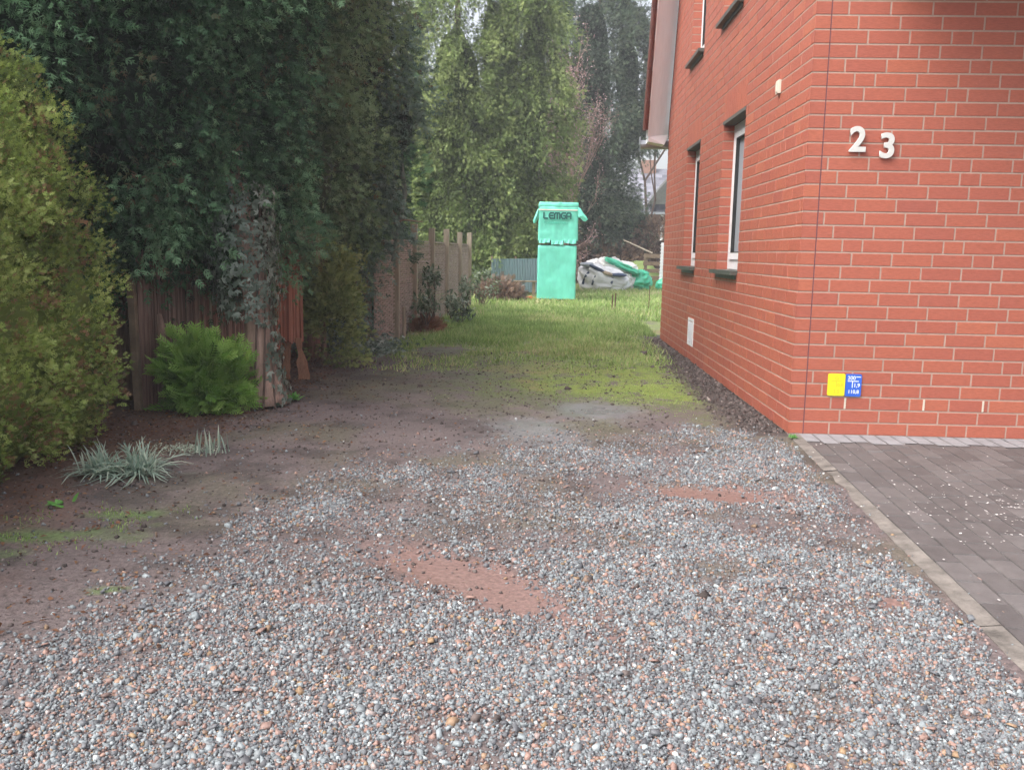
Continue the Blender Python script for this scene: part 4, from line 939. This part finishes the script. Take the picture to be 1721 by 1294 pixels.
tf = conifer('very tall dark grey-green evergreen behind the white bag', (1.7, 33, 0), M_far,
    [(1.5, 33, 7.2, 1.35, 1.3, 4.8), (1.7, 33, 3.6, 1.2, 1.1, 2.4), (2.85, 33.4, 7.6, .75, .9, 2.2), (2.15, 33.2, 3.2, .65, .8, 1.6), (1.2, 33, 2.2, .9, .8, 1.6), (3.4, 33.2, 5.35, .62, .6, .36)], [(1.8, 33, 0), (1.8, 33, 6), (1.8, 33, 11)], [.3, .2, .05], M_bark, 106, 2600, 28, .15, tm=FINE, tj=.1, droop=.2, clen=.65, cwid=.28, tmean=.45, tsd=.22, core=.55, group=GRP, front=.8)
tf2 = conifer('dark evergreen low behind the rail fence and the grey roof', (3.0, 35.5, 0), M_far,
    [(2.4, 35.5, 2.0, 1.2, 1.0, 1.5), (3.3, 35.5, 1.3, .8, .9, 1.2)], [(2.8, 35.5, 0), (2.8, 35.5, 3)], [.2, .1], M_bark, 109, 800, 24, .15, tm=FINE, droop=.1, clen=.6, cwid=.28, tmean=.4, core=.7, group=GRP)
bf = [(-7, 27, 3.5, 'dark evergreen at the far left, behind the woven fence'), (-5.2, 29, 2.9, 'dark evergreen left of the tall loose yellow-green conifer'), (.2, 38, 3.2, 'dark evergreen far behind the green wrapped stack'), (-2.4, 36, 3.4, 'dark evergreen hidden far behind the loose yellow-green conifer')]
for i, (a, b, c, lab) in enumerate(bf):
    conifer(lab, (a, b, 0), M_far, [(a, b, c, 1.9, 1.3, c+.2)], [(a, b, 0), (a, b, 3)], [.2, .1], M_bark, 112+i, 420, 14, .35, droop=.1, clen=.7, cwid=.3, tmean=.4, core=.8, group=GRP)
# bare pinkish tree
t = thing('bare_tree', 'bare twiggy tree with pinkish buds between the two tall evergreens', 'tree', (.5, 27, 0))
rt_ = np.random.default_rng(8); mb = MB(); tips = []
def grow(p, d, L, r, lev):
    d = unit(d*np.array([.72, .8, 1.])); q = p+d*L; m_ = p+d*L*.5+rt_.normal(size=3)*L*.06; mb.tube([tuple(p), tuple(m_), tuple(q)], [r, r*.85, r*.65], 5)
    if lev >= 2: tips.extend([m_, q])
    if lev == 5: return
    for k in range(3 if lev < 4 else 2): grow(q if k else m_, unit(d+rt_.normal(size=3)*.42+np.array([0, 0, .25])), L*rt_.uniform(.6, .85), r*.62, lev+1)
grow(np.array([.62, 27., 0]), np.array([0, 0, 1.]), 1.8, .045, 0); grow(np.array([.60, 27.1, 0]), unit(np.array([-.03, 0, 1.])), 2.3, .04, 0); grow(np.array([.70, 27.2, 0]), unit(np.array([.02, 0, 1.])), 2.0, .04, 0)
mb.build('branches', mat('pinkish_twigs', (.42, .28, .25), .8, .2, var=.3), t)
tp = np.array(tips); tp = tp[rt_.integers(0, len(tp), 9000)]+rt_.normal(size=(9000, 3))*.09
np_mesh('buds', [inst(*LEAF, tp, frames(rt_.normal(size=tp.shape), rt_), rt_.uniform(.035, .075, len(tp)), rt_.random(len(tp)))], M_pink, t)
t = thing('leafless_tree', 'thin leafless twigs at the roof edge against the sky', 'tree', (4.0, 38, 0)); mb = MB(); tips = []
grow(np.array([4.1, 38., 0]), np.array([0.02, 0, 1.]), 4.2, .08, 0); mb.build('branches', M_twig, t)

# ---------------------------------------------------------------- wrapped block stack
def softbox(x0, x1, y0, y1, z0, z1, seed, r=.035, amp=.010, nx_=26, nz=26, sag=.0):
    """wrapped pack: rounded rectangle rings with wrinkled film"""
    per = []; n = nx_
    def side(a, b): return [(a[0]+(b[0]-a[0])*k/n, a[1]+(b[1]-a[1])*k/n) for k in range(n)]
    c = [(x0, y0), (x1, y0), (x1, y1), (x0, y1)]
    for i in range(4): per += side(c[i], c[(i+1) % 4])
    per = np.array(per); cen = np.array([(x0+x1)/2, (y0+y1)/2]); hw = np.array([(x1-x0)/2, (y1-y0)/2])
    N_ = len(per); V = []; s = np.arange(N_)/N_*6
    rings = [(z0+(z1-z0)*k/nz, 1.0) for k in range(nz+1)]+[(z1+.004, .96), (z1+.010, .80), (z1+.012, .5), (z1+.012, .05)]
    for z, k in rings:
        q = (per-cen)/hw; e = np.maximum(np.abs(q[:, 0]), np.abs(q[:, 1])); cr = 1-.018*(np.minimum(np.abs(q[:, 0]), np.abs(q[:, 1]))**12)
        w_ = (fbm(s*3, np.full(N_, z*2.2), 1.5, seed)-.5)*2*amp + (fbm(s*1.2+z*2, np.full(N_, z*9), 1.2, seed+5)-.5)*amp
        edge = -.012*max(0, 1-(z1-z)/.05) if z < z1 else -.012
        P = cen + (per-cen)*(cr*k)[:, None] + q*(w_+edge)[:, None]*(k > .3)
        zz = z + (fbm(s*2, np.full(N_, k*3), 1.5, seed+9)-.5)*.035*(k > .3)*(z >= z1-.03)
        V.append(np.column_stack([P, np.full(N_, 0)+zz]))
    V = np.concatenate(V); i, j = np.meshgrid(np.arange(N_), np.arange(len(rings)-1)); i = i.ravel(); j = j.ravel(); i2 = (i+1) % N_
    return V, np.stack([j*N_+i, j*N_+i2, (j+1)*N_+i2, (j+1)*N_+i], 1), np.zeros(len(V))
def pallet(parent, x0, x1, y0, y1, z0):
    mb = MB()
    for k in range(3):
        xx = x0+.02+(x1-x0-.14)*k/2; mb.box(xx, xx+.10, y0+.03, y1-.03, z0, z0+.075)
    for k in range(5):
        yy = y0+.02+(y1-y0-.14)*k/4; mb.box(x0+.01, x1-.01, yy, yy+.10, z0+.076, z0+.096)
    mb.build('pallet', M_wood, parent)
SX0, SX1, SY0, SY1 = -.155, .775, 21.0, 22.0
lo = thing('wrapped_block_pack', 'lower green foil-wrapped block pack, plain, standing on the grass', 'pack of blocks', (.3, 21.5, 0), 'green wrapped packs in one stack')
pallet(lo, SX0, SX1, SY0, SY1, .0)
np_mesh('foil', [softbox(SX0, SX1-.012, SY0, SY1, .05, 1.305, 11)], M_film, lo, smooth=True)
up2 = thing('wrapped_block_pack', 'upper green foil-wrapped block pack with dark lettering and hanging flaps', 'pack of blocks', (.3, 21.5, 1.30), 'green wrapped packs in one stack')
pallet(up2, SX0+.01, SX1-.01, SY0+.02, SY1, 1.32)
np_mesh('foil', [softbox(SX0, SX1+.012, SY0-.01, SY1, 1.42, 2.22, 13)], M_film, up2, smooth=True)
tp_ = MB(); tp_.box(SX0+.0, SX1-.02, SY0-.030, SY0-.024, 2.115, 2.140); tp_.build('tape', M_filmwhite, up2)
# hood on top, bulging, and its two corner flaps
V, F, T = softbox(SX0-.005, SX1+.01, SY0-.012, SY1, 2.215, 2.30, 15, amp=.02, nz=4); np_mesh('hood', [(V, F, T)], M_film, up2, smooth=True)
def flap(pts, th=.02):
    """crumpled tongue of foil: outline polygon with thickness and a fold"""
    pts = [(p[0], p[1], p[2]+.05) for p in pts]; mb = MB(); n = len(pts); c = np.mean(np.array(pts), 0)
    mb.add([(*p,) for p in pts]+[(c[0], c[1]-.05, c[2])]+[(p[0], p[1]+th, p[2]) for p in pts], [(i, (i+1) % n, n) for i in range(n)]+[(i, n+1+i, n+1+(i+1) % n, (i+1) % n) for i in range(n)]+[tuple(n+1+i for i in range(n))])
    return mb.build('flap', M_film, up2, smooth=False)
flap([(SX1-.01, SY0, 2.16), (SX1+.05, SY0, 2.12), (SX1+.12, SY0-.02, 2.01), (SX1+.19, SY0-.03, 1.93), (SX1+.23, SY0-.03, 1.87), (SX1+.17, SY0-.02, 1.82), (SX1+.12, SY0, 1.835), (SX1+.05, SY0, 1.90), (SX1-.01, SY0+.01, 1.92)], .08)
flap([(SX0+.01, SY0, 2.14), (SX0-.04, SY0, 2.05), (SX0-.09, SY0, 1.92), (SX0-.125, SY0, 1.82), (SX0-.115, SY0, 1.765), (SX0-.08, SY0, 1.76), (SX0-.03, SY0+.02, 1.84), (SX0+.01, SY0+.02, 1.95)], .07)
# ragged foil ends hanging between the two packs
for k, (a, b, z_) in enumerate(((SX0+.02, SX0+.28, 1.395), (SX0+.31, SX0+.60, 1.36), (SX0+.62, SX1-.03, 1.39))):
    mb = MB(); n = 8; P = []
    for i in range(n+1): P.append((a+(b-a)*i/n, SY0-.035-.012*math.sin(i*1.9+k), z_-.035-.009*math.sin(i*.7+k*2)))
    for i in range(n+1): P.append((a+(b-a)*i/n, SY0-.020, z_+.065))
    mb.add(P, [(i, i+1, n+2+i, n+1+i) for i in range(n)]); mb.build('hanging_foil', M_film, up2)
def stroke_word(word, x, z, h, w_, gap_, thick, m, parent, y):
    G = {'L': [[(0, 1), (0, .15), (.15, 0), (.75, 0)]], 'E': [[(.85, 1), (.3, 1), (.08, .8), (0, .5), (.08, .2), (.3, 0), (.85, 0)], [(0.05, .5), (.75, .5)]],
         'M': [[(0, 0), (0, .75), (.2, 1), (.9, 1), (1.1, .75), (1.1, 0)], [(.55, 0), (.55, 1)]], 'G': [[(.85, 1), (.3, 1), (.06, .8), (0, .5), (.06, .2), (.3, 0), (.7, 0), (.85, .15), (.85, .5), (.5, .5)]],
         'A': [[(0, 0), (0, .75), (.2, 1), (.65, 1), (.85, .75), (.85, 0)], [(0, .4), (.85, .4)]]}
    mb = MB(); k = 0
    for ch in word:
        for pl in G[ch]:
            P = [(x+p[0]*w_, z+p[1]*h) for p in pl]
            for a, b in zip(P[:-1], P[1:]):
                d = Vector((b[0]-a[0], 0, b[1]-a[1])); L_ = d.length; d.normalize(); n_ = Vector((-d.z, 0, d.x)); c = Vector(((a[0]+b[0])/2, y-.0004*k, (a[1]+b[1])/2)); k += 1
                mb.obox(c, d*(L_/2+thick*.45), Vector((0, .0008, 0)), n_*thick/2)
        x += w_*(1.1 if ch == 'M' else .8)+gap_
    return mb.build('lettering', m, parent)
stroke_word('LEMGA', SX0+.125, 1.93, .125, .112, .036, .036, M_filmdark, up2, SY0-.036)
b_ = MB(); b_.box(SX0+.10, SX0+.78, SY0-.033, SY0-.031, 1.892, 1.900); b_.build('printed_line', M_filmfaint, up2)
letters('PORENBETON', .078, .001, M_filmfaint, 'lettering', up2, (SX0+.125, SY0-.034, 1.805), offset=.001, sx=1.12)

# ---------------------------------------------------------------- bag, plastic heap, odds and ends
bag = thing('rubble_bag', 'slumped white bulk bag with dark blue straps, full of rubble', 'bulk bag', (1.9, 27.5, 0))
def drape(c, r, seed, amp=.2, n=40, nv=24, pw=2.6):
    u = np.linspace(0, 2*math.pi, n, endpoint=False); v = np.linspace(0.02, math.pi-.02, nv); U, Vv = np.meshgrid(u, v)
    sx = np.sign(np.cos(U))*np.abs(np.cos(U))**(2/pw); sy = np.sign(np.sin(U))*np.abs(np.sin(U))**(2/pw); sv = np.sin(Vv)**(2/pw); cv = np.sign(np.cos(Vv))*np.abs(np.cos(Vv))**(2/pw)
    k = 1+amp*(fbm(np.cos(U)*2+5, np.sin(U)*2+Vv*2.4+5, 1.7, seed)-.5)+amp*.5*(np.abs(fbm(U*1.3+3, Vv*3, 2.5, seed+3)-.5))
    P = np.stack([c[0]+r[0]*k*sx*sv, c[1]+r[1]*k*sy*sv, np.maximum(c[2]+r[2]*k*cv, .005)], -1).reshape(-1, 3)
    i, j = np.meshgrid(np.arange(n), np.arange(nv-1)); i = i.ravel(); j = j.ravel(); i2 = (i+1) % n
    return P, np.stack([j*n+i, (j+1)*n+i, (j+1)*n+i2, j*n+i2], 1), np.zeros(len(P))
Vb, Fb, Tb = drape((1.85, 27.5, .32), (.76, .55, .40), 3, .42, 64, 40)
Vb[:, 2] += -(Vb[:, 0]-1.88)*.22*np.clip(Vb[:, 2]/.5, 0, 1); Vb[:, 2] = np.maximum(Vb[:, 2], .005)
np_mesh('fabric', [(Vb, Fb, Tb)], M_bag, bag, smooth=True)
def bagsurf(xx, zz): # y of the bag's front at x, z
    d = (Vb[:, 0]-xx)**2+(Vb[:, 2]-zz)**2 + (Vb[:, 1] > 27.4)*9; return Vb[np.argmin(d), 1]
def strapobj(pts, w_=.035):
    mb = MB(); P = [Vector((p[0], bagsurf(p[0], p[1])-.02, p[1])) for p in pts]
    for a, b in zip(P[:-1], P[1:]):
        d = (b-a).normalized(); s = Vector((0, -1, 0)).cross(d)*w_; mb.add([a-s, b-s, b+s, a+s, a-s+Vector((0, .02, 0)), b-s+Vector((0, .02, 0)), b+s+Vector((0, .02, 0)), a+s+Vector((0, .02, 0))], [(0, 1, 2, 3), (0, 4, 5, 1), (3, 2, 6, 7)])
    mb.build('strap', M_strap, bag)
strapobj([(1.38, .58), (1.27, .45), (1.22, .30), (1.20, .20)]); strapobj([(1.66, .60), (1.58, .45), (1.50, .28), (1.48, .18)]); strapobj([(2.10, .42), (2.07, .28), (2.02, .12), (2.0, .04)])
V, F, T = drape((1.62, 27.15, .68), (.27, .22, .06), 6, .5, 20, 10); V[:, 2] -= (V[:, 0]-1.62)*.42; np_mesh('dark_lining', [(V, F, T)], M_strap, bag, smooth=True)
V, F, T = drape((2.25, 27.1, .50), (.26, .2, .055), 8, .5, 20, 10); V[:, 2] += .0; np_mesh('dark_lining', [(V, F, T)], M_strap, bag, smooth=True)
V, F, T = drape((1.95, 27.08, .55), (.20, .16, .06), 9, .7, 18, 9); V[:, 2] -= (V[:, 0]-1.9)*.3; np_mesh('rubble', [(V, F, T)], M_rubble, bag)
V, F, T = drape((1.32, 27.2, .80), (.20, .2, .07), 12, .6, 18, 9); np_mesh('grey_flap', [(V, F, T)], mat('grey_liner', (.32, .35, .40), .5, .4, var=.3), bag, smooth=True)
hp = thing('white_plastic_heap', 'crumpled white plastic sheet heaped on the back of the bulk bag', 'plastic sheet', (2.2, 28.4, 0))
np_mesh('sheet', [drape((2.10, 28.2, .52), (.78, .45, .40), 21, .75, 64, 40)], mat('white_sheeting', (.74, .72, .70), .45, .4, var=.12, nscale=9, bump=.6, bscale=14), hp, smooth=True)
np_mesh('fold', [drape((2.52, 27.9, .28), (.30, .3, .26), 22, .7, 48, 30)], mat('grey_white_sheeting', (.60, .60, .58), .45, .4, var=.2, nscale=9, bump=.6, bscale=14), hp, smooth=True)
gp = thing('green_plastic_heap', 'crumpled bright green plastic sheet to the right of the bulk bag', 'plastic sheet', (2.9, 28.5, 0))
np_mesh('sheet', [drape((2.92, 28.2, .32), (.46, .4, .30), 24, .8, 52, 32)], M_greenplastic, gp, smooth=True)
V, F, T = drape((2.50, 27.95, .76), (.50, .3, .10), 26, .8, 52, 24); V[:, 2] -= (V[:, 0]-2.45)*.42; np_mesh('fold', [(V, F, T)], M_greenplastic, gp, smooth=True)
o = np_mesh('green_sack', [drape((3.86, 28.6, .16), (.24, .2, .20), 28, .5, pw=2.0)], M_greenplastic, smooth=True); tag(o, 'small pale green sack at the foot of the white post', 'sack')
# white post
mb = MB(); cx = 3.83; mb.tube([(cx, 29.0, 0), (cx+.02, 29, .8), (cx+.03, 29, 1.52)], .075, 14)
for k in range(13): mb.tube([(cx+.001*k, 29, .12+k*.11), (cx+.001*k, 29, .145+k*.11)], .083, 14)
tag(mb.build('white_post', M_white, smooth=False), 'white ribbed upright post by the end of the rail fence', 'post')
# rail fence
rf_ = thing('rail_fence', 'dark wooden rail fence in the far garden behind the white post', 'fence', (3.9, 30.5, 0))
for x_ in (3.42, 4.6):
    mb = MB(); mb.box(x_, x_+.10, 30.4, 30.5, 0, 1.16); mb.build('post', M_wood, rf_, bevel=.01)
for z_ in (.28, .52, .76, 1.02):
    mb = MB(); mb.box(3.38, 5.4, 30.36, 30.398, z_, z_+.13); mb.build('rail', M_wood, rf_, bevel=.006)
o = MB(); o.tube([(2.75, 31.2, 1.62), (3.3, 31.1, 1.38), (3.75, 31.0, 1.18)], [.02, .028, .032], 7); tag(o.build('fallen_branch', M_post), 'long bare branch leaning down onto the rail fence', 'branch')
# blue-grey sheet fence
bf_ = thing('sheet_fence', 'low blue-grey sheet fence behind the undergrowth, left of the wrapped stack', 'fence', (-.8, 23.0, 0))
mb = MB(); n = 60
for k in range(n):
    xa, xb = -1.35+k*1.25/n, -1.35+(k+1)*1.25/n; ya, yb = 22.6+.012*(k % 2), 22.6+.012*((k+1) % 2)
    mb.add([(xa, ya, .12), (xb, yb, .12), (xb, yb, .95+.0006*k), (xa, ya, .95+.0006*k), (xa, ya+.004, .12), (xb, yb+.004, .12), (xb, yb+.004, .95), (xa, ya+.004, .95)], [(0, 1, 2, 3), (7, 6, 5, 4)])
mb.build('sheet', M_bluefence, bf_)
for x_ in (-1.36, -.75, -.12):
    mb = MB(); mb.box(x_, x_+.045, 22.62, 22.665, 0, 1.02); mb.build('post', M_wood, bf_)
# bench-like plank and orange tile left of the stack
mb = MB(); mb.box(-.75, -.15, 22.0, 22.25, .40, .43); mb.box(-.70, -.62, 22.05, 22.2, 0, .399); mb.box(-.28, -.20, 22.05, 22.2, 0, .399); tag(mb.build('plank_bench', M_wood, bevel=.004), 'low plank resting on two blocks before the blue-grey fence', 'bench')
mb = MB(); mb.obox((-.38, 21.1, .05), (.12, .01, 0), (0, .06, 0), (0, 0, .045)); mb.obox((-.26, 21.15, .035), (.05, .03, .01), (-.02, .05, 0), (0, 0, .03)); tag(mb.build('clay_block', M_orange, bevel=.008), 'orange clay block on the grass left of the wrapped stack', 'brick')
# stakes in the grass
st = thing('peg_pair', 'pair of short dark rusty pegs standing in the grass before the bag', 'peg', (1.40, 17.6, 0))
for (a, b, hh) in ((1.37, 17.6, .33), (1.43, 17.62, .36)):
    mb = MB(); mb.tube([(a, b, 0), (a+.012, b, hh)], .012, 6, 0, .3, 2); mb.build('peg', M_rust, st)
mb = MB(); mb.tube([(1.36, 17.58, .02), (1.42, 17.6, .05), (1.45, 17.62, .03)], .03, 7, 0, .4, 3); mb.build('clod', M_rust, st)
mb = MB(); mb.tube([(2.22, 18.6, 0), (2.23, 18.6, .50)], .009, 6); tag(mb.build('steel_rod', M_rust), 'thin rusty rod upright in the grass beside the house wall end', 'rod')

# ---------------------------------------------------------------- far house
fh = thing('far_house', 'distant house with a grey tiled roof seen past the brick wall end', 'house', (8, 46, 0))
mb = MB(); mb.box(4.9, 13, 45.3, 52, 0, 3.35); mb.build('wall', M_farwall, fh)
mb = MB(); rr_ = np.random.default_rng(4)
for r_ in range(14):
    z_ = 3.25+r_*.165; y_ = 44.9+r_*.20
    for k in range(28):
        xa = 4.25+k*.33+(r_ % 2)*.16; mb.obox((xa+.165, y_+.12, z_+.10), (.160, 0, 0), (0, .115, .095), (0, -.012, .016), 0, float(rr_.random()))
mb.build('roof', M_slateroof, fh)
mb = MB(); mb.box(5.0, 5.75, 47.4, 48.0, 5.0, 6.02); mb.build('chimney', M_farwall, fh)
mb = MB(); mb.add([(5.05, 44.6, 3.6), (6.6, 44.6, 3.6), (6.6, 44.6, 4.9), (6.2, 44.6, 5.0), (5.6, 44.6, 4.35), (5.05, 46, 3.6), (6.6, 47, 3.6), (6.6, 47, 4.9), (6.2, 47, 5.0), (5.6, 46.3, 4.35)], [(0, 1, 2, 3, 4), (0, 4, 9, 5), (4, 3, 8, 9), (3, 2, 7, 8)]); mb.build('dormer', M_slate, fh)
mb = MB(); mb.box(4.15, 13.1, 44.75, 44.87, 3.12, 3.24); mb.build('gutter', M_gutter, fh)
mb = MB(); mb.box(5.82, 5.95, 45.2, 45.28, 0, 3.3); mb.build('corner_board', M_white, fh)

# ---------------------------------------------------------------- damp air
hz = MB(); hz.box(-305, 305, -125, 405, -1.1, 14); hm = bpy.data.materials.new('damp_air'); hm.use_nodes = True
nt = hm.node_tree; nt.nodes.clear(); ou = nt.nodes.new('ShaderNodeOutputMaterial'); pvn = nt.nodes.new('ShaderNodeVolumePrincipled')
pvn.inputs['Density'].default_value = 0.0027; pvn.inputs['Color'].default_value = (.93, .95, 1, 1); nt.links.new(pvn.outputs[0], ou.inputs['Volume'])
tag(hz.build('haze', hm), kind='stuff')
